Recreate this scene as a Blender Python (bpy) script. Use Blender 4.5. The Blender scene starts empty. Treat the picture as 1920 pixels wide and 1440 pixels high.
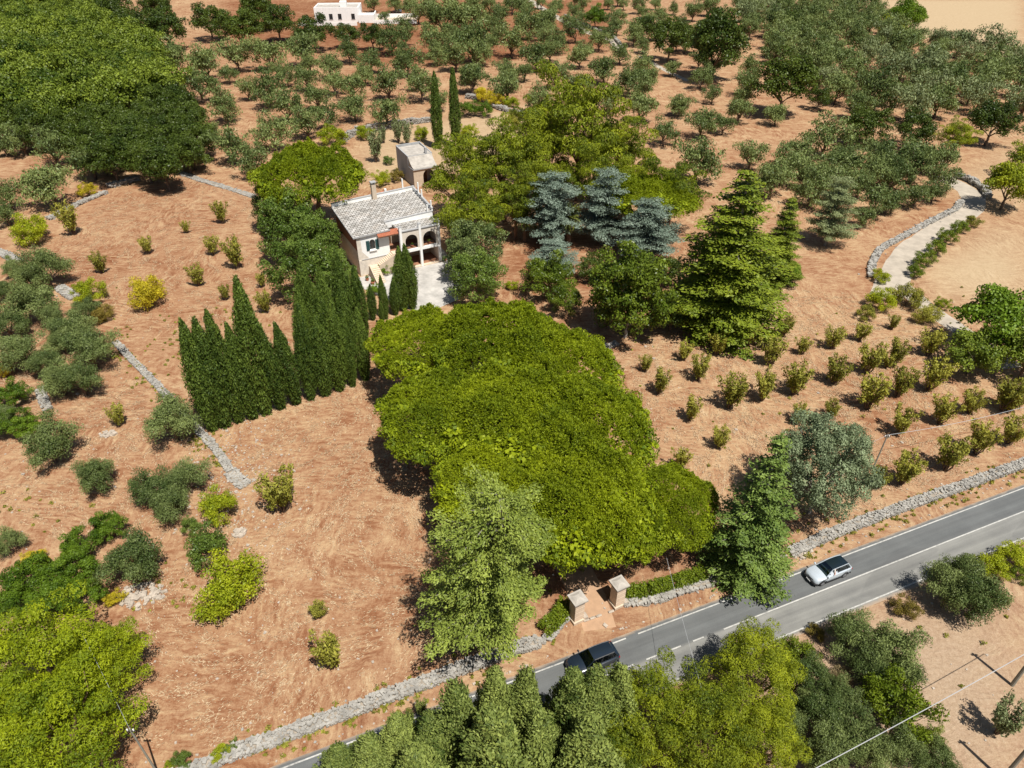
import bpy, math, random
import numpy as np
from mathutils import Vector, Matrix

random.seed(11)
R0 = np.random.default_rng(7)
scene = bpy.context.scene
col = scene.collection

# ------------------------------------------------------------------ camera, sky, sun, exposure
CAM_H = 57.0
PITCH = math.radians(36.0)
FPX = 1331.0                      # focal length in pixels of the 1920 wide photograph
cam_d = bpy.data.cameras.new('camera')
cam_d.sensor_width = 36.0
cam_d.lens = 36.0 * FPX / 1920.0
cam_d.clip_start = 0.5
cam_d.clip_end = 9000.0
cam = bpy.data.objects.new('camera', cam_d)
col.objects.link(cam)
cam.location = (0, 0, CAM_H)
cam.rotation_euler = (math.pi / 2 - PITCH, 0, 0)
scene.camera = cam

SUN_EL = math.radians(64.0)
SUN_H = Vector((0.57, -0.82, 0)).normalized()
sun_vec = Vector((SUN_H.x * math.cos(SUN_EL), SUN_H.y * math.cos(SUN_EL), math.sin(SUN_EL)))
world = bpy.data.worlds.new('World')
scene.world = world
world.use_nodes = True
wn = world.node_tree.nodes
wl = world.node_tree.links
sky = wn.new('ShaderNodeTexSky')
sky.sky_type = 'NISHITA'
sky.sun_disc = False
sky.sun_elevation = SUN_EL
sky.sun_rotation = math.atan2(SUN_H.x, SUN_H.y)
sky.air_density = 1.0
sky.dust_density = 1.0
wl.new(sky.outputs[0], wn['Background'].inputs[0])
wn['Background'].inputs[1].default_value = 0.05
sun_d = bpy.data.lights.new('sun', 'SUN')
sun_d.energy = 5.0
sun_d.angle = math.radians(0.53)
sun_d.color = (1.0, 0.95, 0.87)
sun = bpy.data.objects.new('sun', sun_d)
col.objects.link(sun)
sun.rotation_euler = (-sun_vec).to_track_quat('-Z', 'Y').to_euler()
sun.location = (60, -80, 160)
scene.view_settings.view_transform = 'Standard'
scene.view_settings.look = 'None'
scene.view_settings.gamma = 1.0
scene.view_settings.use_curve_mapping = False
scene.view_settings.exposure = 0.38
scene.cycles.max_bounces = 6
scene.cycles.diffuse_bounces = 3
scene.cycles.transmission_bounces = 4
scene.cycles.transparent_max_bounces = 8

# ------------------------------------------------------------------ places: a point of the photograph to a point of the land
CP, SP = math.cos(PITCH), math.sin(PITCH)

def at(px, py, z=0.0):
    u = (px - 960) / FPX
    v = (720 - py) / FPX
    t = (CAM_H - z) / (SP - v * CP)
    return Vector((u * t, (CP + v * SP) * t, z))

def to_px(p):
    z = p[2] - CAM_H
    dep = p[1] * CP - z * SP
    up = p[1] * SP + z * CP
    return 960 + FPX * p[0] / dep, 720 - FPX * up / dep, dep

def top_height(base, py):
    B = at(*base)
    lo, hi = 0.0, 45.0
    for _ in range(40):
        m = (lo + hi) / 2
        if to_px((B.x, B.y, m))[1] > py: lo = m
        else: hi = m
    return m

# ------------------------------------------------------------------ materials
def ramp(nt, fac, stops):
    n = nt.nodes.new('ShaderNodeValToRGB')
    e = n.color_ramp.elements
    while len(e) < len(stops): e.new(0.5)
    for i, (p, c) in enumerate(stops):
        e[i].position = p
        e[i].color = (c[0], c[1], c[2], 1)
    nt.links.new(fac, n.inputs[0])
    return n.outputs[0]

def noise(nt, vec, scale, detail=4, rough=0.55, dist=0.0):
    n = nt.nodes.new('ShaderNodeTexNoise')
    n.inputs['Scale'].default_value = scale
    n.inputs['Detail'].default_value = detail
    n.inputs['Roughness'].default_value = rough
    n.inputs['Distortion'].default_value = dist
    if vec is not None: nt.links.new(vec, n.inputs['Vector'])
    return n.outputs['Fac']

def mapping(nt, vec, scale=(1, 1, 1), rot=(0, 0, 0)):
    n = nt.nodes.new('ShaderNodeMapping')
    n.inputs['Scale'].default_value = scale
    n.inputs['Rotation'].default_value = rot
    nt.links.new(vec, n.inputs['Vector'])
    return n.outputs[0]

def mixc(nt, fac, a, b, mode='MIX'):
    n = nt.nodes.new('ShaderNodeMix')
    n.data_type = 'RGBA'
    n.blend_type = mode
    for sock, val in ((n.inputs[0], fac), (n.inputs[6], a), (n.inputs[7], b)):
        if isinstance(val, bpy.types.NodeSocket): nt.links.new(val, sock)
        elif isinstance(val, (int, float)): sock.default_value = val
        else: sock.default_value = (val[0], val[1], val[2], 1)
    return n.outputs[2]

def math_n(nt, op, a, b=None, clamp=False):
    n = nt.nodes.new('ShaderNodeMath')
    n.operation = op
    n.use_clamp = clamp
    for i, v in enumerate((a, b)):
        if v is None: continue
        if isinstance(v, bpy.types.NodeSocket): nt.links.new(v, n.inputs[i])
        else: n.inputs[i].default_value = v
    return n.outputs[0]

def bump(nt, h, strength, dist=0.05):
    n = nt.nodes.new('ShaderNodeBump')
    n.inputs['Strength'].default_value = strength
    n.inputs['Distance'].default_value = dist
    nt.links.new(h, n.inputs['Height'])
    return n.outputs[0]

def new_mat(name):
    m = bpy.data.materials.new(name)
    m.use_nodes = True
    nt = m.node_tree
    b = nt.nodes['Principled BSDF']
    return m, nt, b

def coords(nt, which='Object'):
    return nt.nodes.new('ShaderNodeTexCoord').outputs[which]

def simple(name, c, rough=0.7, var=0.15, scale=3.0, metallic=0.0, bumps=0.0, spec=0.3):
    m, nt, b = new_mat(name)
    co = coords(nt)
    f = noise(nt, co, scale, 5, 0.65)
    lo = [x * (1 - var) for x in c]
    hi = [min(1, x * (1 + var)) for x in c]
    nt.links.new(ramp(nt, f, [(0.3, lo), (0.7, hi)]), b.inputs['Base Color'])
    b.inputs['Roughness'].default_value = rough
    b.inputs['Metallic'].default_value = metallic
    b.inputs['Specular IOR Level'].default_value = spec
    if bumps: nt.links.new(bump(nt, noise(nt, co, scale * 4, 4), bumps), b.inputs['Normal'])
    return m

def leaf_mat(name, dark, light, trans=0.22, rough=0.6, hue_var=0.5, stain=None):
    """foliage: leaf to leaf and tree to tree differences of hue, some light coming through the blade"""
    m, nt, b = new_mat(name)
    at_ = nt.nodes.new('ShaderNodeAttribute')
    at_.attribute_name = 'tone'
    oi = nt.nodes.new('ShaderNodeObjectInfo')
    tone = math_n(nt, 'ADD', at_.outputs['Fac'], math_n(nt, 'MULTIPLY', math_n(nt, 'SUBTRACT', oi.outputs['Random'], 0.5), hue_var), True)
    c = ramp(nt, tone, [(0.0, dark), (1.0, light)])
    if stain:
        f = noise(nt, coords(nt), 0.5, 3)
        c = mixc(nt, ramp(nt, f, [(0.55, (0, 0, 0)), (0.72, (1, 1, 1))]), c, stain)
    nt.links.new(c, b.inputs['Base Color'])
    b.inputs['Roughness'].default_value = rough
    b.inputs['Specular IOR Level'].default_value = 0.25
    tr = nt.nodes.new('ShaderNodeBsdfTranslucent')
    nt.links.new(mixc(nt, 1.0, c, (1.25, 1.15, 0.5), 'MULTIPLY'), tr.inputs[0])
    mx = nt.nodes.new('ShaderNodeMixShader')
    mx.inputs[0].default_value = trans
    nt.links.new(b.outputs[0], mx.inputs[1])
    nt.links.new(tr.outputs[0], mx.inputs[2])
    nt.links.new(mx.outputs[0], nt.nodes['Material Output'].inputs[0])
    return m

M = {}
M['stone_pine'] = leaf_mat('stone_pine_needles', (0.055, 0.105, 0.004), (0.35, 0.41, 0.01), 0.25, 0.6, 0.25)
M['aleppo'] = leaf_mat('aleppo_pine_needles', (0.045, 0.08, 0.005), (0.31, 0.35, 0.014), 0.22, 0.6, 0.4)
M['olive'] = leaf_mat('olive_leaves', (0.052, 0.086, 0.02), (0.215, 0.265, 0.085), 0.15, 0.5, 0.6)
M['olive_dusty'] = leaf_mat('dusty_olive_leaves', (0.085, 0.115, 0.042), (0.26, 0.305, 0.14), 0.15, 0.55, 0.6)
M['oak'] = leaf_mat('oak_leaves', (0.034, 0.07, 0.006), (0.215, 0.275, 0.03), 0.2, 0.5, 0.6)
M['holm'] = leaf_mat('holm_oak_leaves', (0.022, 0.045, 0.006), (0.10, 0.14, 0.018), 0.15, 0.45, 0.4)
M['laurel'] = leaf_mat('laurel_leaves', (0.04, 0.08, 0.01), (0.17, 0.24, 0.04), 0.15, 0.4, 0.3)
M['magnolia'] = leaf_mat('magnolia_leaves', (0.032, 0.065, 0.006), (0.18, 0.235, 0.022), 0.18, 0.35, 0.2)
M['broad'] = leaf_mat('broadleaf_leaves', (0.038, 0.085, 0.005), (0.18, 0.28, 0.02), 0.25, 0.5, 0.45)
M['lime'] = leaf_mat('lime_green_leaves', (0.13, 0.19, 0.006), (0.42, 0.46, 0.02), 0.3, 0.5, 0.4)
M['yellow'] = leaf_mat('yellowing_leaves', (0.30, 0.25, 0.012), (0.68, 0.58, 0.03), 0.28, 0.6, 0.3)
M['almond'] = leaf_mat('almond_leaves', (0.12, 0.13, 0.015), (0.4, 0.385, 0.06), 0.25, 0.6, 0.5)
M['cypress'] = leaf_mat('cypress_scales', (0.022, 0.050, 0.006), (0.135, 0.195, 0.026), 0.1, 0.6, 0.4)
M['cypress_grey'] = leaf_mat('grey_cypress_scales', (0.075, 0.105, 0.05), (0.3, 0.37, 0.2), 0.12, 0.6, 0.2)
M['conifer'] = leaf_mat('roadside_conifer_scales', (0.042, 0.075, 0.012), (0.29, 0.345, 0.08), 0.15, 0.6, 0.4)
M['cedar'] = leaf_mat('cedar_needles', (0.055, 0.095, 0.01), (0.33, 0.395, 0.07), 0.12, 0.55, 0.2)
M['cedar_green'] = leaf_mat('green_cedar_needles', (0.045, 0.09, 0.012), (0.25, 0.34, 0.07), 0.12, 0.55, 0.2)
M['cedar_blue'] = leaf_mat('blue_cedar_needles', (0.07, 0.105, 0.076), (0.27, 0.34, 0.265), 0.08, 0.5, 0.4)
M['fir'] = leaf_mat('fir_needles', (0.05, 0.092, 0.005), (0.27, 0.32, 0.024), 0.15, 0.55, 0.2)
M['palm'] = leaf_mat('palm_leaflets', (0.05, 0.08, 0.012), (0.20, 0.22, 0.045), 0.15, 0.4, 0.2)
M['dry'] = leaf_mat('dry_twigs', (0.16, 0.12, 0.06), (0.34, 0.27, 0.14), 0.15, 0.7, 0.3)
M['brownish'] = leaf_mat('browning_leaves', (0.10, 0.08, 0.012), (0.28, 0.22, 0.04), 0.2, 0.6, 0.3)
M['straw'] = leaf_mat('cut_straw', (0.38, 0.25, 0.145), (0.55, 0.43, 0.28), 0.1, 0.8, 0.0)
M['hedge'] = leaf_mat('hedge_leaves', (0.055, 0.095, 0.006), (0.21, 0.27, 0.018), 0.2, 0.45, 0.2)
M['bark'] = simple('bark', (0.13, 0.095, 0.07), 0.9, 0.35, 4.0, bumps=0.6, spec=0.1)
M['pine_bark'] = simple('pine_bark', (0.22, 0.14, 0.095), 0.9, 0.35, 3.0, bumps=0.7, spec=0.1)
M['grey_bark'] = simple('grey_bark', (0.24, 0.22, 0.19), 0.9, 0.3, 4.0, bumps=0.5, spec=0.1)
M['lime_stone'] = simple('dry_limestone', (0.32, 0.305, 0.275), 0.9, 0.35, 1.2, bumps=0.4, spec=0.1)
M['wall_core'] = simple('wall_rubble_core', (0.30, 0.26, 0.21), 0.95, 0.3, 3.0, bumps=0.4, spec=0.1)
M['whitewash'] = simple('whitewash', (0.78, 0.78, 0.76), 0.85, 0.05, 1.5, spec=0.2)
M['plaster_beige'] = simple('beige_plaster', (0.52, 0.43, 0.33), 0.9, 0.14, 1.3, bumps=0.2, spec=0.15)
M['plaster_tan'] = simple('tan_tufa_stone', (0.64, 0.58, 0.50), 0.9, 0.16, 1.6, bumps=0.25, spec=0.15)
M['brick_red'] = simple('red_brick_wall', (0.36, 0.16, 0.10), 0.9, 0.2, 2.5, spec=0.15)
M['grey_coping'] = simple('grey_coping', (0.36, 0.36, 0.36), 0.85, 0.15, 2.0, spec=0.2)
M['concrete'] = simple('weathered_concrete', (0.40, 0.37, 0.33), 0.92, 0.25, 0.9, bumps=0.2, spec=0.15)
M['concrete_grey'] = simple('grey_render', (0.33, 0.34, 0.35), 0.92, 0.22, 0.9, bumps=0.15, spec=0.15)
M['terracotta'] = simple('terracotta', (0.42, 0.15, 0.085), 0.8, 0.2, 3.0, spec=0.2)
M['tile_floor'] = simple('terracotta_floor', (0.30, 0.15, 0.09), 0.6, 0.15, 2.0)
M['stair_stone'] = simple('stair_stone', (0.62, 0.50, 0.38), 0.85, 0.12, 3.0, spec=0.2)
M['shutter'] = simple('teal_shutter_paint', (0.03, 0.085, 0.085), 0.5, 0.15, 4.0)
M['dark_glass'] = simple('dark_window_glass', (0.015, 0.018, 0.02), 0.08, 0.1, 1.0, spec=0.6)
M['door_wood'] = simple('dark_door_wood', (0.11, 0.06, 0.035), 0.6, 0.2, 3.0)
M['iron'] = simple('dark_iron', (0.04, 0.04, 0.042), 0.5, 0.2, 5.0, metallic=0.4)
M['pole_wood'] = simple('weathered_pole_wood', (0.23, 0.22, 0.18), 0.85, 0.2, 2.0, spec=0.2)
M['cable'] = simple('pale_cable', (0.40, 0.41, 0.42), 0.5, 0.05, 1.0)
M['paint_white'] = simple('road_paint', (0.52, 0.51, 0.47), 0.7, 0.15, 2.5, spec=0.2)
def worn_paint():
    m, nt, b = new_mat('worn_road_paint')
    co = coords(nt)
    f = noise(nt, co, 2.2, 6, 0.75)
    g = noise(nt, mapping(nt, co, (0.15, 1, 1)), 0.8, 3)
    v = math_n(nt, 'ADD', math_n(nt, 'MULTIPLY', f, 0.7), math_n(nt, 'MULTIPLY', g, 0.5))
    nt.links.new(ramp(nt, v, [(0.42, (0.17, 0.17, 0.165)), (0.56, (0.40, 0.395, 0.37)), (0.75, (0.58, 0.57, 0.53))]), b.inputs['Base Color'])
    b.inputs['Roughness'].default_value = 0.75
    return m
M['paint_white'] = worn_paint()
def stained(name, c, grime, amount=0.5):
    m, nt, b = new_mat(name)
    co = coords(nt)
    f = noise(nt, mapping(nt, co, (1.6, 1.6, 0.22)), 1.0, 5, 0.65)
    g = noise(nt, co, 0.5, 4)
    v = math_n(nt, 'MULTIPLY', ramp(nt, math_n(nt, 'ADD', math_n(nt, 'MULTIPLY', f, 0.65), math_n(nt, 'MULTIPLY', g, 0.35)), [(0.48, (0, 0, 0)), (0.72, (1, 1, 1))]), amount)
    nt.links.new(mixc(nt, v, c, grime), b.inputs['Base Color'])
    b.inputs['Roughness'].default_value = 0.88
    b.inputs['Specular IOR Level'].default_value = 0.2
    return m
M['whitewash'] = stained('whitewash', (0.82, 0.82, 0.80), (0.58, 0.55, 0.50), 0.35)
M['concrete_grey'] = stained('grey_render', (0.36, 0.37, 0.38), (0.20, 0.20, 0.20), 0.7)
M['yard'] = simple('pale_yard_paving', (0.43, 0.41, 0.38), 0.9, 0.28, 0.5, bumps=0.3, spec=0.15)
M['track'] = simple('chalky_track_gravel', (0.40, 0.35, 0.285), 0.95, 0.2, 0.5, bumps=0.3, spec=0.1)
M['drive'] = simple('drive_earth', (0.42, 0.27, 0.17), 0.95, 0.16, 0.8, bumps=0.3, spec=0.1)
M['rubble'] = simple('pale_rubble', (0.40, 0.345, 0.285), 0.95, 0.3, 2.5, bumps=0.4, spec=0.1)

def slab_mat():
    m, nt, b = new_mat('roof_stone_slabs')
    a = nt.nodes.new('ShaderNodeAttribute')
    a.attribute_name = 'tone'
    f = noise(nt, coords(nt), 0.6, 4)
    g = noise(nt, coords(nt), 5.0, 3)
    c = ramp(nt, a.outputs['Fac'], [(0.0, (0.24, 0.225, 0.20)), (0.5, (0.42, 0.405, 0.375)), (1.0, (0.58, 0.56, 0.53))])
    c = mixc(nt, ramp(nt, f, [(0.5, (0, 0, 0)), (0.75, (0.5, 0.5, 0.5))]), c, (0.36, 0.27, 0.19))
    c = mixc(nt, 0.25, c, ramp(nt, g, [(0.35, (0.15, 0.14, 0.13)), (0.65, (0.6, 0.58, 0.55))]))
    nt.links.new(c, b.inputs['Base Color'])
    b.inputs['Roughness'].default_value = 0.9
    return m
M['slabs'] = slab_mat()
M['roof_under'] = simple('roof_mortar', (0.14, 0.13, 0.12), 0.95, 0.2, 2.0)

def ground_mat():
    """red earth under cut straw; three painted land-use masks say how red, how stubbly and how dusty a field is"""
    m, nt, b = new_mat('red_earth_and_straw')
    co = coords(nt)
    mk = nt.nodes.new('ShaderNodeAttribute')
    mk.attribute_name = 'land'
    sep = nt.nodes.new('ShaderNodeSeparateColor')
    nt.links.new(mk.outputs['Color'], sep.inputs[0])
    red, stub, dust = sep.outputs[0], sep.outputs[1], sep.outputs[2]
    def warped(sc, amp, vec):
        w_ = nt.nodes.new('ShaderNodeTexNoise')
        w_.inputs['Scale'].default_value = sc
        w_.inputs['Detail'].default_value = 2
        nt.links.new(vec, w_.inputs['Vector'])
        va = nt.nodes.new('ShaderNodeVectorMath')
        va.operation = 'MULTIPLY_ADD'
        nt.links.new(w_.outputs['Color'], va.inputs[0])
        va.inputs[1].default_value = (amp, amp, 0)
        nt.links.new(vec, va.inputs[2])
        return va.outputs[0]
    w = warped(0.9, 0.9, warped(0.06, 7.0, co))
    s1 = noise(nt, mapping(nt, w, (0.28, 1.5, 1), (0, 0, -0.40)), 1.3, 6, 0.72)
    s2 = noise(nt, mapping(nt, w, (1.5, 0.32, 1), (0, 0, 0.30)), 1.2, 6, 0.72)
    s3 = noise(nt, mapping(nt, w, (0.35, 1.6, 1), (0, 0, 0.75)), 1.5, 6, 0.72)
    sel = ramp(nt, noise(nt, co, 0.075, 3), [(0.44, (0, 0, 0)), (0.56, (1, 1, 1))])
    sel2 = ramp(nt, noise(nt, mapping(nt, co, (1, 1, 1), (0, 0, 1)), 0.09, 3), [(0.5, (0, 0, 0)), (0.6, (1, 1, 1))])
    st = nt.nodes.new('ShaderNodeMix')
    nt.links.new(sel, st.inputs[0]); nt.links.new(s1, st.inputs[2]); nt.links.new(s2, st.inputs[3])
    st2 = nt.nodes.new('ShaderNodeMix')
    nt.links.new(sel2, st2.inputs[0]); nt.links.new(st.outputs[0], st2.inputs[2]); nt.links.new(s3, st2.inputs[3])
    streak = math_n(nt, 'ADD', math_n(nt, 'MULTIPLY', math_n(nt, 'SUBTRACT', st2.outputs[0], 0.5), 1.5), 0.5)
    big = noise(nt, co, 0.05, 4, 0.6)
    mid = noise(nt, co, 0.35, 4, 0.65)
    fine = noise(nt, co, 2.6, 5, 0.7)
    grain = noise(nt, co, 8.0, 3, 0.7)
    straw = math_n(nt, 'ADD', math_n(nt, 'MULTIPLY', streak, 0.74), math_n(nt, 'MULTIPLY', fine, 0.36))
    straw = math_n(nt, 'ADD', straw, math_n(nt, 'MULTIPLY', math_n(nt, 'SUBTRACT', big, 0.5), 0.4))
    straw = math_n(nt, 'ADD', straw, math_n(nt, 'MULTIPLY', math_n(nt, 'SUBTRACT', mid, 0.5), 0.5))
    straw = math_n(nt, 'SUBTRACT', straw, math_n(nt, 'MULTIPLY', math_n(nt, 'SUBTRACT', red, 0.5), 0.36))
    straw = math_n(nt, 'ADD', straw, math_n(nt, 'MULTIPLY', math_n(nt, 'SUBTRACT', grain, 0.5), 0.3))
    c = ramp(nt, straw, [(0.24, (0.165, 0.060, 0.026)), (0.42, (0.25, 0.118, 0.060)), (0.54, (0.33, 0.188, 0.105)), (0.68, (0.415, 0.275, 0.155)), (0.9, (0.52, 0.40, 0.255))])
    cb = ramp(nt, math_n(nt, 'ADD', math_n(nt, 'MULTIPLY', fine, 0.5), math_n(nt, 'MULTIPLY', streak, 0.5)), [(0.3, (0.36, 0.26, 0.15)), (0.7, (0.50, 0.385, 0.245))])
    c = mixc(nt, stub, c, cb)
    cd = ramp(nt, math_n(nt, 'ADD', math_n(nt, 'MULTIPLY', fine, 0.6), math_n(nt, 'MULTIPLY', grain, 0.4)), [(0.32, (0.25, 0.175, 0.115)), (0.5, (0.36, 0.265, 0.18)), (0.72, (0.46, 0.365, 0.27))])
    c = mixc(nt, dust, c, cd)
    nt.links.new(c, b.inputs['Base Color'])
    b.inputs['Roughness'].default_value = 0.95
    b.inputs['Specular IOR Level'].default_value = 0.1
    h = math_n(nt, 'ADD', math_n(nt, 'MULTIPLY', streak, 1.0), math_n(nt, 'MULTIPLY', fine, 0.6))
    nt.links.new(bump(nt, h, 0.5, 0.25), b.inputs['Normal'])
    return m
M['ground'] = ground_mat()

def asphalt_mat():
    m, nt, b = new_mat('asphalt')
    co = coords(nt)
    sx = nt.nodes.new('ShaderNodeSeparateXYZ')
    nt.links.new(co, sx.inputs[0])
    y = sx.outputs['Y']
    lane = ramp(nt, math_n(nt, 'ADD', math_n(nt, 'MULTIPLY', y, 3.0), 0.5, True), [(0.0, (0.21, 0.21, 0.20)), (1.0, (0.125, 0.132, 0.135))])
    lon = noise(nt, mapping(nt, co, (0.05, 1.6, 1)), 1.0, 4, 0.6)
    blot = noise(nt, co, 0.35, 4)
    gr = noise(nt, co, 14, 3)
    v = math_n(nt, 'ADD', math_n(nt, 'MULTIPLY', lon, 0.7), math_n(nt, 'ADD', math_n(nt, 'MULTIPLY', blot, 0.5), math_n(nt, 'MULTIPLY', gr, 0.35)))
    c = mixc(nt, 1.0, lane, ramp(nt, v, [(0.5, (0.68, 0.68, 0.68)), (1.0, (1.25, 1.24, 1.2))]), 'MULTIPLY')
    ban = math_n(nt, 'SINE', math_n(nt, 'MULTIPLY', y, 4.6))
    c = mixc(nt, math_n(nt, 'MULTIPLY', math_n(nt, 'MULTIPLY', math_n(nt, 'ADD', ban, 1.0), 0.5), 0.22), c, (0.08, 0.08, 0.08))
    patch = ramp(nt, noise(nt, mapping(nt, co, (0.12, 0.5, 1)), 0.6, 1), [(0.6, (0, 0, 0)), (0.61, (1, 1, 1))])
    c = mixc(nt, math_n(nt, 'MULTIPLY', patch, 0.18), c, (0.07, 0.07, 0.072))
    edge = ramp(nt, math_n(nt, 'ADD', math_n(nt, 'ABSOLUTE', y), math_n(nt, 'MULTIPLY', noise(nt, co, 1.2, 4), 0.6)), [(0.0, (0, 0, 0)), (1, (1, 1, 1))])
    e2 = math_n(nt, 'MULTIPLY', math_n(nt, 'SUBTRACT', math_n(nt, 'ADD', math_n(nt, 'ABSOLUTE', y), math_n(nt, 'MULTIPLY', noise(nt, co, 1.2, 4), 0.6)), 3.05), 3.0, True)
    c = mixc(nt, e2, c, (0.34, 0.26, 0.19))
    nt.links.new(c, b.inputs['Base Color'])
    b.inputs['Roughness'].default_value = 0.8
    b.inputs['Specular IOR Level'].default_value = 0.3
    return m
M['asphalt'] = asphalt_mat()

# ------------------------------------------------------------------ object helpers
def tag(o, label=None, cat=None, group=None, kind=None):
    if label: o['label'] = label
    if cat: o['category'] = cat
    if group: o['group'] = group
    if kind: o['kind'] = kind
    return o

def empty(name, loc=(0, 0, 0), rz=0.0, label=None, cat=None, group=None):
    o = bpy.data.objects.new(name, None)
    col.objects.link(o)
    o.location = loc
    o.rotation_euler = (0, 0, rz)
    o.empty_display_size = 0.5
    return tag(o, label, cat, group)

class MB:
    """collects faces; build() links them as one mesh object"""
    def __init__(s):
        s.v = []; s.f = []; s.t = []
    def add(s, vs, fs, tone=None):
        n = len(s.v)
        s.v += [tuple(p) for p in vs]
        s.f += [tuple(i + n for i in f) for f in fs]
        if tone is not None: s.t += [tone] * len(fs)
    def box(s, x0, x1, y0, y1, z0, z1, tone=None):
        s.add([(x0, y0, z0), (x1, y0, z0), (x1, y1, z0), (x0, y1, z0), (x0, y0, z1), (x1, y0, z1), (x1, y1, z1), (x0, y1, z1)],
              [(0, 3, 2, 1), (4, 5, 6, 7), (0, 1, 5, 4), (1, 2, 6, 5), (2, 3, 7, 6), (3, 0, 4, 7)], tone)
    def prism(s, poly, z0, z1):
        """poly: list of (x, y) anticlockwise; z0/z1 numbers or functions"""
        n = len(poly)
        f0 = z0 if callable(z0) else (lambda x, y: z0)
        f1 = z1 if callable(z1) else (lambda x, y: z1)
        vs = [(x, y, f0(x, y)) for x, y in poly] + [(x, y, f1(x, y)) for x, y in poly]
        fs = [tuple(range(n - 1, -1, -1)), tuple(range(n, 2 * n))]
        fs += [(i, (i + 1) % n, n + (i + 1) % n, n + i) for i in range(n)]
        s.add(vs, fs)
    def tube(s, pts, rad, n=6, cap=True):
        pts = [Vector(p) for p in pts]
        if not hasattr(rad, '__len__'): rad = [rad] * len(pts)
        vs = []; fs = []
        for i, p in enumerate(pts):
            d = (pts[min(i + 1, len(pts) - 1)] - pts[max(i - 1, 0)]).normalized()
            a = d.orthogonal().normalized() if abs(d.z) < 0.9 else Vector((1, 0, 0)).cross(d).normalized()
            if i and (a - la).length > 1.0 and (a + la).length < 1.0: a = -a
            la = a
            bb = d.cross(a)
            for k in range(n):
                t = 2 * math.pi * k / n
                vs.append(p + a * (rad[i] * math.cos(t)) + bb * (rad[i] * math.sin(t)))
        for i in range(len(pts) - 1):
            for k in range(n):
                fs.append((i * n + k, i * n + (k + 1) % n, (i + 1) * n + (k + 1) % n, (i + 1) * n + k))
        if cap:
            fs.append(tuple(range(n - 1, -1, -1)))
            fs.append(tuple(range((len(pts) - 1) * n, len(pts) * n)))
        s.add(vs, fs)
    def cyl(s, c, r, z0, z1, n=12, r1=None):
        s.tube([(c[0], c[1], z0), (c[0], c[1], z1)], [r, r if r1 is None else r1], n)
    def arch(s, x0, x1, z0, z1, ax0, ax1, zs, y0, y1, n=14):
        """wall panel x0..x1, z0..z1 with an opening ax0..ax1 rising from z0, round headed from zs"""
        cx = (ax0 + ax1) / 2; r = (ax1 - ax0) / 2
        arc = [(cx - r * math.cos(math.pi * k / n), zs + r * math.sin(math.pi * k / n)) for k in range(n + 1)]
        s.box(x0, ax0, y0, y1, z0, z1)
        s.box(ax1, x1, y0, y1, z0, z1)
        for k in range(n):
            (xa, za), (xb, zb) = arc[k], arc[k + 1]
            s.add([(xa, y0, za), (xb, y0, zb), (xb, y0, z1), (xa, y0, z1), (xa, y1, za), (xb, y1, zb), (xb, y1, z1), (xa, y1, z1)],
                  [(0, 1, 2, 3), (7, 6, 5, 4), (4, 5, 1, 0), (3, 2, 6, 7)])
    def mesh(s, name):
        me = bpy.data.meshes.new(name)
        me.from_pydata(s.v, [], s.f)
        me.update()
        if s.t and len(s.t) == len(s.f):
            a = me.attributes.new('tone', 'FLOAT', 'FACE')
            a.data.foreach_set('value', s.t)
        return me
    def build(s, name, mat, parent=None, smooth=False, bevel=0.0, kind=None):
        me = s.mesh(name)
        me.materials.append(M[mat] if isinstance(mat, str) else mat)
        o = bpy.data.objects.new(name, me)
        col.objects.link(o)
        o.parent = parent
        if smooth: me.polygons.foreach_set('use_smooth', [True] * len(me.polygons))
        if bevel:
            b = o.modifiers.new('bevel', 'BEVEL'); b.width = bevel; b.segments = 2; b.limit_method = 'ANGLE'
        if kind: o['kind'] = kind
        return o

def obj(name, me, parent=None):
    o = bpy.data.objects.new(name, me)
    col.objects.link(o)
    o.parent = parent
    return o

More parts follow.
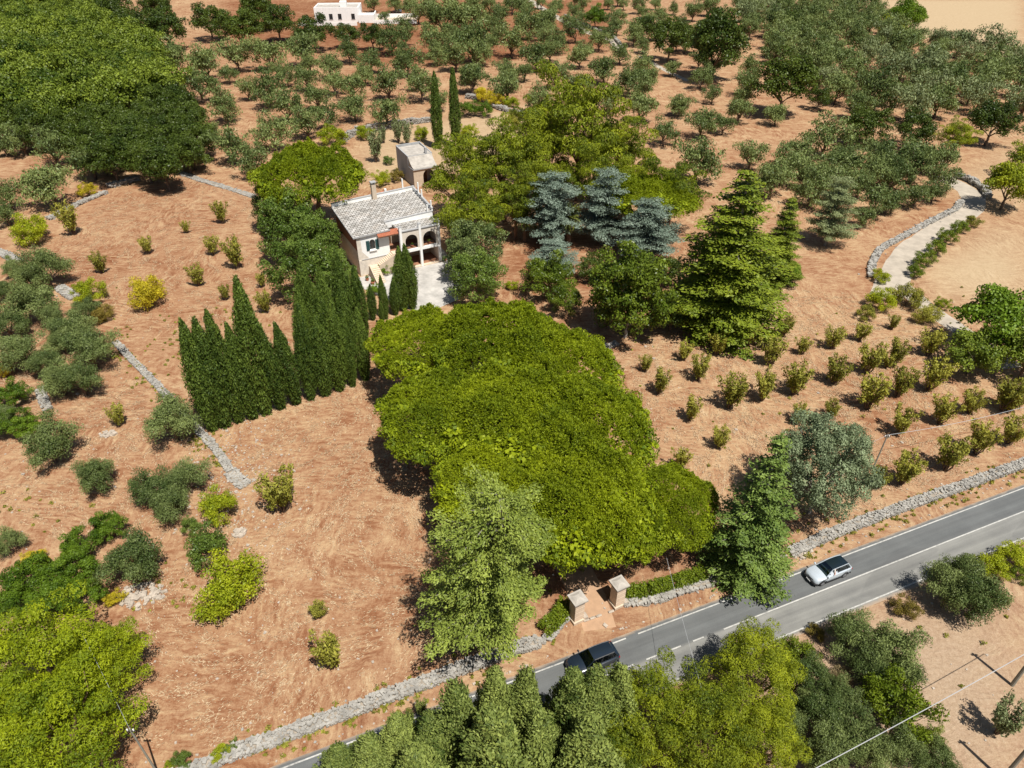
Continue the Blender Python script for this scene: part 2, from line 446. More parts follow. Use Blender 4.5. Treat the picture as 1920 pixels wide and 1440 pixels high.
# ------------------------------------------------------------------ foliage: leaf sized faces spread over clumps
class Leaves:
    def __init__(s, seed):
        s.r = np.random.default_rng(seed)
        s.C = []; s.N = []; s.S = []; s.A = []; s.T = []; s.D = []
    def clump(s, c, rad, n, size, asp=1.6, lo=0.55, hi=1.06, tone=None, up=0.35, jit=0.55, direction=None, spread=0.3, nup=0.0):
        r = s.r
        n = int(n)
        d = r.normal(size=(n, 3))
        d /= np.linalg.norm(d, axis=1)[:, None] + 1e-9
        flip = (d[:, 2] < 0) & (r.random(n) < up)
        d[flip, 2] *= -1
        rr = lo + (hi - lo) * np.sqrt(r.random(n))
        rad = np.array(rad, float)
        kv = r.normal(size=(3, 3)) * 2.6
        rr = rr * (1 + 0.13 * np.sin(d @ kv[0] + 6 * r.random()) + 0.13 * np.sin(d @ kv[1] * 1.6 + 6 * r.random()))
        pos = np.array(c, float) + d * rad * rr[:, None]
        nn = d / rad
        nn /= np.linalg.norm(nn, axis=1)[:, None] + 1e-9
        nn = nn + r.normal(size=(n, 3)) * jit
        nn[:, 2] += nup
        nn /= np.linalg.norm(nn, axis=1)[:, None] + 1e-9
        t0 = r.random() if tone is None else tone
        if direction is None: dr = r.normal(size=(n, 3))
        else: dr = np.array(direction, float)[None, :] + r.normal(size=(n, 3)) * spread
        s.C.append(pos); s.N.append(nn); s.D.append(dr)
        s.S.append(size * (0.65 + 0.7 * r.random(n)))
        s.A.append(np.full(n, asp))
        s.T.append(np.clip(0.04 + 0.56 * t0 + 0.42 * r.random(n), 0, 1))
    def tufts(s, pos, nrm, per, length, spread=0.75, asp=3.2, tone=None):
        """needle brushes: blades fanning out from each point"""
        r = s.r
        n = len(pos) * per
        Pp = np.repeat(np.array(pos, float), per, 0)
        Nn = np.repeat(np.array(nrm, float), per, 0)
        D = Nn + r.normal(size=(n, 3)) * spread
        D /= np.linalg.norm(D, axis=1)[:, None] + 1e-9
        S = length * (0.7 + 0.6 * r.random(n))
        C = Pp + D * (S * math.sqrt(asp) * 0.5)[:, None]
        up = Nn * 1.0 + r.normal(size=(n, 3)) * 0.7
        nn = up - D * np.sum(up * D, axis=1)[:, None]
        nn /= np.linalg.norm(nn, axis=1)[:, None] + 1e-9
        t = np.repeat(r.random(len(pos)) if tone is None else np.array(tone), per)
        s.C.append(C); s.N.append(nn); s.D.append(D); s.S.append(S); s.A.append(np.full(n, asp))
        s.T.append(np.clip(0.05 + 0.55 * t + 0.4 * r.random(n), 0, 1))
    def mesh(s, name):
        C = np.concatenate(s.C); N = np.concatenate(s.N); D = np.concatenate(s.D)
        S = np.concatenate(s.S)[:, None]; A = np.concatenate(s.A)[:, None]; T = np.concatenate(s.T)
        t = D - N * np.sum(D * N, axis=1)[:, None]
        t /= np.linalg.norm(t, axis=1)[:, None] + 1e-9
        b = np.cross(N, t)
        L = S * np.sqrt(A); W = S / np.sqrt(A)
        bend = N * (S * 0.18)
        V = np.stack([C - t * L * 0.5, C + b * W * 0.5 - bend * 0.3 + t * L * 0.06, C + t * L * 0.5, C - b * W * 0.5 - bend * 0.3 + t * L * 0.06], axis=1).reshape(-1, 3)
        n = len(C)
        me = bpy.data.meshes.new(name)
        me.vertices.add(n * 4); me.loops.add(n * 4); me.polygons.add(n)
        me.vertices.foreach_set('co', V.astype(np.float32).ravel())
        me.loops.foreach_set('vertex_index', np.arange(n * 4, dtype=np.int32))
        me.polygons.foreach_set('loop_start', np.arange(0, n * 4, 4, dtype=np.int32))
        me.update(calc_edges=True)
        a = me.attributes.new('tone', 'FLOAT', 'FACE')
        a.data.foreach_set('value', T.astype(np.float32))
        return me

def limb(mb, p0, p1, r0, r1, rnd, wob=0.12, n=4, sides=6):
    p0 = Vector(p0); p1 = Vector(p1)
    L = (p1 - p0).length
    pts = []
    for i in range(n + 1):
        f = i / n
        q = p0.lerp(p1, f)
        if 0 < i < n: q += Vector((rnd.uniform(-1, 1), rnd.uniform(-1, 1), rnd.uniform(-.4, .4))) * L * wob * 0.5
        pts.append(q)
    mb.tube(pts, [r0 + (r1 - r0) * i / n for i in range(n + 1)], sides)

class Proto:
    def __init__(s, crown, trunk, R, zc, H, mat, bark):
        s.crown = crown; s.trunk = trunk; s.R = R; s.zc = zc; s.H = H; s.mat = mat; s.bark = bark
        crown.materials.append(M[mat]); trunk.materials.append(M[bark])

def make_stone_pine(seed, dens=1.0):
    rnd = random.Random(seed); L = Leaves(seed)
    R = 8.0; base = 7.3; hz = 4.0
    r_ = L.r
    n = 8600
    a = r_.uniform(0, 2 * np.pi, n); q = np.sqrt(r_.random(n))
    lim = R * (0.90 + 0.10 * np.sin(3 * a + seed) * np.sin(2 * a + 1.3 * seed))
    x = q * lim * np.cos(a); y = q * lim * np.sin(a)
    und = 0.6 * np.sin(x * 0.62 + 3 * seed) * np.sin(y * 0.7 + seed) + 0.55 * np.sin(x * 1.1 + seed) * np.sin(y * 1.2 + 2 * seed) + 0.28 * np.sin(x * 2.3 + y * 1.4) * np.sin(y * 2.1 - x * 0.7 + seed) + 0.24 * np.sin(x * 4.1 + 1) * np.sin(y * 4.4 + x)
    z = base + hz * np.sqrt(np.clip(1 - q ** 2.2, 0, 1)) + und + r_.normal(0, 0.13, n)
    nx = x / R * 0.9 - 0.42 * np.cos(x * 1.1 + seed) * np.sin(y * 1.2 + 2 * seed); ny = y / R * 0.9 - 0.42 * np.sin(x * 1.1 + seed) * np.cos(y * 1.2 + 2 * seed)
    N_ = np.stack([nx, ny, np.full(n, 0.85)], 1); N_ /= np.linalg.norm(N_, axis=1)[:, None]
    patch = 0.5 + 0.3 * np.sin(x * 0.55 + seed * 2) * np.sin(y * 0.6 + seed) + 0.35 * (r_.random(n) - 0.5)
    L.tufts(np.stack([x, y, z - 0.25], 1), N_, 8, 0.15, 0.8, 3.4, np.clip(patch, 0, 1))
    for i in range(46):       # the hanging rim
        a = 2 * math.pi * i / 46 + rnd.uniform(-.06, .06)
        lim = R * (0.90 + 0.10 * math.sin(3 * a + seed) * math.sin(2 * a + 1.3 * seed))
        rr = rnd.uniform(0.8, 1.25)
        q = lim * rnd.uniform(0.88, 0.99)
        L.clump((q * math.cos(a), q * math.sin(a), base + rnd.uniform(0.0, 1.1)), (rr, rr, rr * 0.7), 320 * dens, 0.20, 2.4, 0.75, 1.1, None, 0.45, 0.6)
    for i in range(90):      # leaf mass below the skin
        a = rnd.uniform(0, 6.28); q = math.sqrt(rnd.random()) * 0.85
        L.clump((q * R * math.cos(a), q * R * math.sin(a), base + hz * math.sqrt(max(0, 1 - q ** 2.2)) - 1.15), (1.2, 1.2, 0.4), 70, 0.36, 1.6, 0.3, 1.0)
    mb = MB()
    top = (rnd.uniform(-.4, .4), rnd.uniform(-.4, .4), 6.2)
    limb(mb, (0, 0, -0.2), top, 0.42, 0.30, rnd, 0.06, 5, 8)
    for i in range(9):
        a = 2 * math.pi * i / 9 + rnd.uniform(-.3, .3); q = rnd.uniform(3.5, 6.8)
        limb(mb, (top[0], top[1], top[2] - rnd.uniform(0, 1.2)), (q * math.cos(a), q * math.sin(a), base + hz * 0.62), 0.2, 0.06, rnd, 0.1, 4, 5)
    return Proto(L.mesh('crown'), mb.mesh('trunk'), R * 0.97, base + 1.6, base + hz, 'stone_pine', 'pine_bark')

def make_blob(seed, R=4.5, zc=5.0, rz=3.6, ncl=46, crad=(1.0, 1.5), per=150, leaf=0.34, asp=1.5, shell=(0.45, 0.86), mat='oak', bark='bark',
              tr=0.24, limbs=6, flat=0.85, hang=0.4, jit=0.6, lo=0.5, lob=0.15, hi=1.08, direction=None):
    """general broadleaf crown: clumps on an uneven ellipsoid"""
    rnd = random.Random(seed); L = Leaves(seed)
    ph = rnd.uniform(0, 6)
    pts = []
    k = 0
    while len(pts) < ncl and k < 5000:
        k += 1
        d = Vector((rnd.gauss(0, 1), rnd.gauss(0, 1), rnd.gauss(0, 1))).normalized()
        if d.z < -hang: continue
        a = math.atan2(d.y, d.x)
        q = rnd.uniform(*shell) * (1 + lob * math.sin(2 * a + ph) + lob * math.sin(5 * a + 2 * ph + 3 * d.z))
        p = (d.x * R * q, d.y * R * q, zc + d.z * rz * q)
        if all((p[0] - o[0]) ** 2 + (p[1] - o[1]) ** 2 + (p[2] - o[2]) ** 2 > (crad[0] * 0.62) ** 2 for o in pts): pts.append(p)
    for p in pts:
        r = rnd.uniform(*crad)
        L.clump(p, (r, r, r * flat), per * (r / crad[1]) ** 2, leaf, asp, lo, hi, None, 0.5, jit, direction, 0.6)
    mb = MB()
    fork = (rnd.uniform(-.2, .2) * R * .2, rnd.uniform(-.2, .2) * R * .2, max(0.5, zc - rz * 0.75))
    limb(mb, (0, 0, -0.15), fork, tr, tr * 0.8, rnd, 0.12, 3, 7)
    for i in range(limbs):
        p = pts[(i * 7) % len(pts)]
        limb(mb, fork, p, tr * 0.55, tr * 0.12, rnd, 0.14, 4, 5)
    Cc = np.concatenate(L.C)
    Re = float(np.quantile(np.hypot(Cc[:, 0], Cc[:, 1]), 0.96))
    return Proto(L.mesh('crown'), mb.mesh('trunk'), Re, zc, zc + rz, mat, bark)

def make_cypress(seed, H=15.0, R=1.6, mat='cypress', nfl=150, per=95, leaf=0.26, bulge=0.28, tip=1.0):
    rnd = random.Random(seed); L = Leaves(seed)
    for i in range(nfl):
        f = (i + rnd.random()) / nfl
        f = 1 - (1 - f) ** 0.9 if False else f
        z = 0.25 + f * (H - 0.9)
        prof = min(1.0, (f / bulge) ** 0.45) * max(0.0, 1 - max(0, f - bulge) / (1 - bulge)) ** (0.75 * tip)
        prof = max(prof, 0.07)
        a = i * 2.399 + rnd.uniform(-.4, .4)
        r = R * prof * rnd.uniform(0.62, 0.98)
        cr = R * (0.09 + 0.19 * prof) * rnd.uniform(0.75, 1.25)
        L.clump((r * math.cos(a), r * math.sin(a), z), (cr, cr, cr * 4.2), per, leaf, 3.0, 0.5, 1.08, None, 0.4, 0.5, (0.25 * math.cos(a), 0.25 * math.sin(a), 1), 0.3)
    for j in range(8):
        f = j / 8.0
        L.clump((0, 0, 0.5 + f * (H - 2.2)), (R * 0.5 * (1 - 0.7 * f), R * 0.5 * (1 - 0.7 * f), H / 12), per * 1.2, leaf * 1.4, 1.5, 0.4, 1.0)
    mb = MB()
    limb(mb, (0, 0, -0.15), (0, 0, H * 0.85), 0.17, 0.04, rnd, 0.02, 5, 6)
    return Proto(L.mesh('crown'), mb.mesh('trunk'), R, H * 0.45, H, mat, 'grey_bark')

def make_cedar(seed, H=18.0, R=6.5, tiers=13, mat='cedar', low=0.1, power=0.85, droop=0.05, pad=1.15, per=70, leaf=0.32, nb=8, thick=0.3, bark='grey_bark', topw=0.08, wob=0.25, shift=0.0):
    """tiers of flat spreading boughs round a straight stem"""
    rnd = random.Random(seed); L = Leaves(seed); mb = MB()
    limb(mb, (0, 0, -0.2), (0.1, 0.1, H * 0.96), 0.018 * H + 0.08, 0.04, rnd, 0.01, 6, 8)
    for i in range(tiers):
        f = i / (tiers - 1)
        z = H * (low + (0.97 - low) * f)
        Lb = R * (topw + (1 - topw) * (1 - f) ** power)
        if f < 0.12: Lb *= 0.82
        n = max(3, int(nb * (0.55 + 0.6 * (1 - f))))
        for k in range(n):
            a = 2 * math.pi * (k + 0.5 * (i % 2)) / n + rnd.uniform(-.35, .35)
            ln = Lb * rnd.uniform(1 - wob, 1.08)
            dz = rnd.uniform(-.35, .35) * H / tiers
            end = Vector((ln * math.cos(a), ln * math.sin(a), z + dz - droop * ln))
            end.x += shift * (1 - 0.75 * f)
            st = Vector((0, 0, z - 0.06 * ln + dz * 0.5))
            if ln > 0.9: limb(mb, st, st.lerp(end, 0.9), 0.03 + 0.014 * ln, 0.015, rnd, 0.03, 3, 4)
            m = max(2, int(ln / (pad * 0.62)) + 1)
            t0 = rnd.random()
            for j in range(m):
                g = 0.22 + 0.78 * (j + rnd.uniform(0, .5)) / m
                q = st.lerp(end, min(g, 1.0))
                pr = pad * (0.55 + 0.6 * math.sin(math.pi * min(0.97, g * 0.75 + 0.15))) * (0.55 + 0.45 * min(1, ln / 3))
                off = rnd.uniform(-.55, .55) * pr
                c = (q.x - off * math.sin(a), q.y + off * math.cos(a), q.z + rnd.uniform(-.08, .12))
                L.clump(c, (pr, pr, pr * thick), per * pr, leaf, 2.2, 0.35, 1.1, 0.6 * t0 + 0.4 * rnd.random(), 0.55, 0.45, (math.cos(a), math.sin(a), 0.12), 0.55, 0.35)
    L.clump((0.1, 0.1, H * 0.97), (0.3, 0.3, 0.7), 60, leaf * 0.8, 2.0, 0.4, 1.0, None, 0.5, 0.5, (0, 0, 1), 0.3)
    return Proto(L.mesh('crown'), mb.mesh('trunk'), R, H * 0.42, H, mat, bark)

def make_plume(seed, H=12.0, R=3.4, mat='conifer', n=230, per=95, leaf=0.2):
    """bushy roadside cypress: ragged plumes pointing up and out"""
    rnd = random.Random(seed); L = Leaves(seed)
    for i in range(n):
        f = rnd.random() ** 0.85
        z = 0.5 + f * (H - 1.6)
        a = rnd.uniform(0, 2 * math.pi)
        lim = R * max(0.05, (1 - f) ** 0.8) * (0.86 + 0.2 * math.sin(3 * a + seed + 4 * f))
        r = lim * rnd.uniform(0.5, 1.08)
        cr = rnd.uniform(0.14, 0.46)
        L.clump((r * math.cos(a), r * math.sin(a), z), (cr, cr, cr * 2.3), per, leaf, 2.4, 0.45, 1.12, None, 0.5, 0.55, (0.7 * math.cos(a), 0.7 * math.sin(a), 1), 0.35)
    mb = MB()
    limb(mb, (0, 0, -0.15), (0, 0, H * 0.9), 0.2, 0.04, rnd, 0.02, 5, 6)
    return Proto(L.mesh('crown'), mb.mesh('trunk'), R, H * 0.45, H, mat, 'grey_bark')

def make_vase(seed, H=2.6, R=1.35, stems=11, per=42, leaf=0.2, mat='almond', bare=0.28):
    """young orchard tree: stems fan out from the ground, leaf along their upper part"""
    rnd = random.Random(seed); L = Leaves(seed); mb = MB()
    for i in range(stems):
        a = 2 * math.pi * i / stems + rnd.uniform(-.3, .3)
        r = R * rnd.uniform(0.25, 0.95); h = H * rnd.uniform(0.72, 1.0)
        p1 = Vector((r * math.cos(a), r * math.sin(a), h))
        p0 = Vector((0.08 * math.cos(a), 0.08 * math.sin(a), -0.05))
        limb(mb, p0, p1, 0.05, 0.012, rnd, 0.1, 4, 4)
        for j in range(5):
            g = bare + (1 - bare) * (j + 0.5) / 5
            q = p0.lerp(p1, g)
            cr = rnd.uniform(0.2, 0.36) * R / 1.35
            L.clump(q + Vector((rnd.uniform(-.15, .15), rnd.uniform(-.15, .15), 0)), (cr, cr, cr * 1.25), per, leaf, 2.2, 0.2, 1.1, None, 0.5, 0.8, (0.3 * math.cos(a), 0.3 * math.sin(a), 1), 0.6)
    return Proto(L.mesh('crown'), mb.mesh('trunk'), R * 0.85, H * 0.55, H, mat, 'bark')

def make_palm(seed):
    rnd = random.Random(seed); mb = MB()
    limb(mb, (0, 0, -0.2), (0, 0, 4.6), 0.42, 0.36, rnd, 0.02, 5, 9)
    L = Leaves(seed)
    for i in range(38):
        a = i * 2.399; el = rnd.uniform(-0.35, 1.25); ln = rnd.uniform(2.8, 3.5)
        p = Vector((0, 0, 4.7)); d = Vector((math.cos(a) * math.cos(el), math.sin(a) * math.cos(el), math.sin(el)))
        side = Vector((-math.sin(a), math.cos(a), 0))
        pts = [p.copy()]
        for j in range(14):
            p = p + d * (ln / 14)
            d = (d + Vector((0, 0, -0.085))).normalized()
            pts.append(p.copy())
            w = 0.62 * math.sin(math.pi * min(1, (j + 2) / 15.5)) + 0.08
            for s_ in (-1, 1):
                for q_ in (0.0, 0.5):
                    c = pts[-2].lerp(p, q_) + side * s_ * w * 0.5 + Vector((0, 0, -0.08 * w))
                    L.C.append(np.array([c])); n_ = side.cross(d) * 1.0 + side * s_ * 0.45
                    L.N.append(np.array([n_.normalized()])); L.D.append(np.array([side * s_ + d * 0.7])); L.S.append(np.array([w * 0.42])); L.A.append(np.array([6.0])); L.T.append(np.array([rnd.uniform(.15, .9)]))
        mb.tube(pts, [0.035 - 0.002 * j for j in range(15)], 4)
    return Proto(L.mesh('crown'), mb.mesh('trunk'), 3.3, 4.9, 7.0, 'palm', 'bark')

P = {}
P['stone_pine'] = [make_stone_pine(s) for s in (3, 5)]
P['aleppo'] = [make_blob(s, 5.2, 6.4, 4.4, 82, (0.65, 1.15), 480, 0.165, 2.6, (0.42, 0.98), 'aleppo', 'pine_bark', 0.3, 12, 0.6, 0.6, 0.5, 0.78, 0.16, 1.08, (0, 0, 1)) for s in (21, 22, 23)]
P['aleppo_dense'] = [make_blob(s, 5.2, 5.6, 4.7, 140, (0.6, 1.05), 470, 0.135, 2.8, (0.55, 0.97), 'stone_pine', 'pine_bark', 0.3, 12, 0.65, 0.7, 0.5, 0.72, 0.13, 1.08, (0, 0, 1)) for s in (24,)]
P['olive'] = [make_blob(s, 3.0, 2.75, 2.5, 30, (0.6, 1.05), 185, 0.23, 2.6, (0.35, 0.85), 'olive', 'bark', 0.22, 6, 1.0, 0.72, 0.8, 0.15, 0.2, 1.2, (0, 0, 1)) for s in (31, 32, 33, 34, 35)]
P['olive_near'] = [make_blob(s, 3.0, 2.9, 2.35, 38, (0.5, 0.95), 620, 0.135, 2.8, (0.35, 0.86), 'olive', 'bark', 0.22, 7, 1.0, 0.7, 0.8, 0.15, 0.2, 1.2, (0, 0, 1)) for s in (41, 42, 43)]
P['oak'] = [make_blob(s, 4.6, 4.9, 3.9, 50, (0.95, 1.5), 260, 0.30, 1.5, (0.5, 0.9), 'oak', 'bark', 0.26, 6, 0.85, 0.55) for s in (51, 52, 53)]
P['holm'] = [make_blob(s, 4.6, 5.0, 4.0, 60, (0.85, 1.3), 260, 0.27, 1.5, (0.5, 0.94), 'holm', 'bark', 0.28, 6, 0.85, 0.65) for s in (54, 55, 56)]
P['laurel'] = [make_blob(s, 4.4, 4.6, 4.3, 85, (0.65, 1.0), 290, 0.2, 1.6, (0.6, 0.95), 'laurel', 'bark', 0.25, 5, 0.9, 0.75, 0.6, 0.6, 0.10) for s in (57, 58)]
P['magnolia'] = [make_blob(61, 5.0, 6.4, 6.2, 190, (0.65, 1.05), 240, 0.25, 1.7, (0.4, 0.97), 'magnolia', 'grey_bark', 0.26, 6, 0.85, 0.8, 0.5, 0.55, 0.12)]
P['broad'] = [make_blob(s, 3.6, 3.1, 2.6, 55, (0.55, 0.9), 380, 0.17, 1.6, (0.5, 0.94), 'broad', 'bark', 0.18, 6, 0.85, 0.6) for s in (63, 64, 65)]
P['bush'] = [make_blob(s, 2.2, 1.5, 1.35, 46, (0.36, 0.6), 260, 0.12, 1.9, (0.45, 0.95), 'lime', 'bark', 0.07, 9, 0.95, 0.7, 0.7, 0.3, 0.18, 1.12, (0, 0, 1)) for s in (67, 68, 69)]
P['cypress'] = [make_cypress(s, 15.0, 1.6, 'cypress', 240, 105, 0.17, 0.48, 1.05) for s in (71, 72, 73)]
P['cypress_slim'] = [make_cypress(s, 18.0, 1.35, 'cypress', 180, 100, 0.2, 0.35, 0.7) for s in (74, 75)]
P['cedar'] = [make_cedar(81, 18, 6.2, 13, 'cedar', 0.27, 0.26, 0.06, 0.75, 88, 0.16, 9, 0.42, topw=0.4, wob=0.45, shift=-2.2)]
P['cedar_cone'] = [make_cedar(82, 19, 5.2, 20, 'cedar_green', 0.03, 0.95, 0.18, 0.75, 75, 0.18, 8, 0.36, wob=0.45)]
P['cedar_blue'] = [make_cedar(s, 12.5, 5.6, 9, 'cedar_blue', 0.2, 0.42, -0.03, 0.95, 70, 0.2, 9, 0.4, topw=0.38, wob=0.6) for s in (83, 84, 87)]
P['fir'] = [make_cedar(s, 24, 7.4, 18, 'fir', 0.04, 0.8, 0.12, 1.1, 66, 0.25, 9, 0.32, wob=0.5) for s in (85, 86)]
P['plume'] = [make_plume(s, 12.0, 3.2, 'conifer', 300, 115, 0.13) for s in (91, 92, 93)]
P['grey_cypress'] = [make_blob(94, 5.0, 6.6, 5.2, 210, (0.5, 0.8), 330, 0.15, 1.9, (0.45, 0.95), 'cypress_grey', 'grey_bark', 0.3, 14, 1.2, 0.75, 0.55, 0.5, 0.10, 1.05, (0, 0, 1))]
P['almond'] = [make_vase(s, 3.0, 1.35, 12, 36, 0.14) for s in (101, 102, 103, 104)]
P['weed'] = [make_vase(s, 0.9, 0.75, 12, 26, 0.13, 'almond', 0.1) for s in (105, 106)]
P['palm'] = [make_palm(111)]

# automatic labels for countable look-alikes: nearest landmark, side of it, rank
LAND = []
QUEUE = []
ORD = ['', 'second ', 'third ', 'fourth ', 'fifth ', 'sixth ', 'seventh ', 'eighth ']
counters = {}

def crown_spot(p, px, py, w, hs=1.0):
    """ground point and scale of a tree whose crown shows centred at (px, py), w pixels wide"""
    s = 1.0
    for _ in range(12):
        c = at(px, py, p.zc * s * hs)
        s = (w / 2.0) / FPX * to_px(c)[2] / p.R
    return Vector((c.x, c.y, 0)), s

def plant(kind, px, py, w=None, label=None, cat='tree', group=None, mat=None, name=None, hs=1.0, pos=None, s=None, var=None, desc=None, rz=None, lean=0.0):
    protos = P[kind]
    i = counters.get(kind, 0); counters[kind] = i + 1
    p = protos[(i * 7 + (i // len(protos))) % len(protos) if var is None else var]
    if pos is None: pos, s = crown_spot(p, px, py, w, hs)
    nm = name or {'aleppo_dense': 'aleppo_pine', 'stone_pine': 'umbrella_pine', 'aleppo': 'aleppo_pine', 'olive': 'olive_tree', 'olive_near': 'olive_tree', 'oak': 'oak_tree', 'holm': 'holm_oak', 'laurel': 'laurel_tree',
                  'magnolia': 'magnolia_tree', 'broad': 'broadleaf_tree', 'bush': 'shrub', 'cypress': 'cypress_tree', 'cypress_slim': 'cypress_tree', 'cedar': 'cedar_tree', 'cedar_cone': 'cedar_tree',
                  'cedar_blue': 'blue_cedar', 'fir': 'fir_tree', 'plume': 'conifer', 'grey_cypress': 'grey_cypress', 'almond': 'almond_tree', 'weed': 'weed_plant', 'palm': 'palm_tree'}[kind]
    e = empty(nm, pos, random.uniform(0, 6.28) if rz is None else rz, label, cat, group)
    k = random.uniform(0.94, 1.06)
    e.scale = (s * k, s / k, s * hs * random.uniform(0.96, 1.05))
    if lean: e.rotation_euler[0] = lean
    if kind in ('cypress', 'plume', 'almond'): e.rotation_euler[0] = random.gauss(0, .03); e.rotation_euler[1] = random.gauss(0, .03)
    cr = obj('crown', p.crown, e); tr = obj('trunk', p.trunk, e)
    if mat:
        cr.material_slots[0].link = 'OBJECT'
        cr.material_slots[0].material = M[mat]
    if label is None:
        QUEUE.append((e, desc or nm.replace('_', ' '), px, py))
    return e

def plant_base(kind, bx, by, topy, label=None, rs=1.0, **kw):
    """tree whose foot stands at a pixel and whose tip reaches a pixel row"""
    p = P[kind][kw.get('var') or 0]
    h = top_height((bx, by), topy)
    hs = h / p.H
    e = plant(kind, bx, (by + topy) / 2, None, label, pos=at(bx, by), s=hs * rs, hs=1.0 / rs, **kw)
    return e

# ------------------------------------------------------------------ ground
def grid_axis(lo, hi, step, far):
    a = list(np.arange(lo, hi + 1e-6, step))
    d = step; x = hi
    while x < far: d *= 1.45; x += d; a.append(x)
    d = step; x = lo
    while x > -far: d *= 1.45; x -= d; a.insert(0, x)
    return np.array(a)

def in_poly(X, Y, poly):
    r = np.zeros(X.shape, bool)
    n = len(poly)
    for i in range(n):
        x0, y0 = poly[i]; x1, y1 = poly[(i + 1) % n]
        c = ((y0 > Y) != (y1 > Y)) & (X < (x1 - x0) * (Y - y0) / (y1 - y0 + 1e-12) + x0)
        r ^= c
    return r

def gpoly(pts):
    return [(at(*q).x, at(*q).y) for q in pts]

def build_ground():
    xs = grid_axis(-330, 330, 2.2, 5000)
    ys = grid_axis(-10, 470, 2.2, 5000)
    X, Y = np.meshgrid(xs, ys)
    red = np.full(X.shape, 0.45); stub = np.zeros(X.shape); dust = np.zeros(X.shape)
    wob = 1.5 * (np.sin(X * 0.7 + 1.3 * np.sin(Y * 0.5)) + np.sin(Y * 0.9 + X * 0.31))
    XX = X + wob; YY = Y + np.roll(wob, 7, 1)
    def put(a, pts, v):
        a[in_poly(XX, YY, gpoly(pts))] = v
    put(red, [(380, 830), (720, 690), (830, 1060), (1000, 1180), (440, 1400), (240, 1400), (230, 1120), (470, 960)], 0.60)
    put(red, [(60, 480), (210, 370), (330, 330), (480, 360), (500, 560), (330, 640), (210, 600)], 0.6)
    put(red, [(0, 620), (200, 640), (430, 900), (380, 1000), (120, 1020), (0, 960)], 0.52)
    put(red, [(1150, 640), (1480, 560), (1700, 560), (1920, 740), (1920, 870), (1500, 1010), (1300, 900), (1200, 760)], 0.42)
    put(red, [(1100, 500), (1240, 480), (1200, 660), (1090, 640)], 0.8)
    put(red, [(940, 420), (1100, 430), (1120, 540), (940, 540)], 0.85)
    put(red, [(980, 1000), (1420, 1000), (1300, 1110), (1000, 1150)], 0.85)
    put(red, [(420, 0), (1160, 0), (1140, 90), (820, 130), (640, 120), (420, 110)], 0.95)
    put(red, [(300, 60), (660, 100), (820, 180), (560, 260), (380, 180)], 0.55)
    put(stub, [(1720, 60), (1920, 120), (1920, 0), (1700, 0)], 1.0)
    put(stub, [(1640, 0), (1920, 0), (1920, 110), (1780, 80), (1715, 65)], 1.0)
    put(stub, [(1745, 500), (1920, 405), (1920, 560), (1790, 560), (1755, 545)], 1.0)
    put(stub, [(1790, 330), (1920, 260), (1920, 400), (1850, 400)], 0.6)
    put(stub, [(680, 250), (830, 225), (1000, 200), (1010, 290), (820, 330), (690, 340)], 0.75)
    put(dust, [(1440, 1225), (1920, 1030), (1920, 1500), (1300, 1500)], 0.95)
    put(dust, [(640, 1330), (1200, 1110), (1920, 835), (1920, 905), (640, 1400)], 0.3)
    put(dust, [(1020, 1190), (1160, 1135), (1260, 1140), (1180, 1190), (1040, 1245)], 0.45)
    for _ in range(7):
        for a in (red, stub, dust):
            a[1:-1, 1:-1] = (a[1:-1, 1:-1] * 2 + a[:-2, 1:-1] + a[2:, 1:-1] + a[1:-1, :-2] + a[1:-1, 2:]) / 6
    ny, nx = X.shape
    V = np.stack([X, Y, np.zeros(X.shape)], -1).reshape(-1, 3)
    idx = np.arange(nx * ny).reshape(ny, nx)
    F = np.stack([idx[:-1, :-1], idx[:-1, 1:], idx[1:, 1:], idx[1:, :-1]], -1).reshape(-1, 4)
    me = bpy.data.meshes.new('ground')
    me.vertices.add(len(V)); me.loops.add(F.size); me.polygons.add(len(F))
    me.vertices.foreach_set('co', V.astype(np.float32).ravel())
    me.loops.foreach_set('vertex_index', F.astype(np.int32).ravel())
    me.polygons.foreach_set('loop_start', np.arange(0, F.size, 4, dtype=np.int32))
    me.update(calc_edges=True)
    ca = me.attributes.new('land', 'FLOAT_COLOR', 'POINT')
    A = np.stack([red, stub, dust, np.ones(X.shape)], -1).reshape(-1)
    ca.data.foreach_set('color', A.astype(np.float32))
    me.materials.append(M['ground'])
    o = bpy.data.objects.new('ground', me)
    col.objects.link(o)
    tag(o, 'dry reddish earth with cut straw', kind='structure')
build_ground()

# ------------------------------------------------------------------ road: local x along the road, y across (plus = far side)
ROAD_A = math.atan(0.408)
rc = at(1357, 1180)
road = empty('road', (rc.x, rc.y, 0), ROAD_A)
road['kind'] = 'structure'
road['label'] = 'grey two lane asphalt road crossing the lower right'
mb = MB()
n = 120
for i in range(n):
    x0 = -320 + 640 * i / n; x1 = -320 + 640 * (i + 1) / n
    mb.add([(x0, -3.15, 0.012), (x1, -3.15, 0.012), (x1, -1, 0.03), (x0, -1, 0.03), (x0, 1, 0.03), (x1, 1, 0.03), (x1, 3.0, 0.012), (x0, 3.0, 0.012)], [(0, 1, 2, 3), (3, 2, 5, 4), (4, 5, 6, 7)])
mb.build('carriageway', 'asphalt', road)
def mark(x0, x1, y, w=0.13):
    m = MB(); 
    z = 0.035 if abs(y) < 1 else 0.022
    k = max(1, int((x1 - x0) / 4))
    for i in range(k):
        a = x0 + (x1 - x0) * i / k; b = x0 + (x1 - x0) * (i + 1) / k
        m.add([(a, y - w / 2, z), (b, y - w / 2, z), (b, y + w / 2, z), (a, y + w / 2, z)], [(0, 1, 2, 3)])
    m.build('lane_marking', 'paint_white', road)
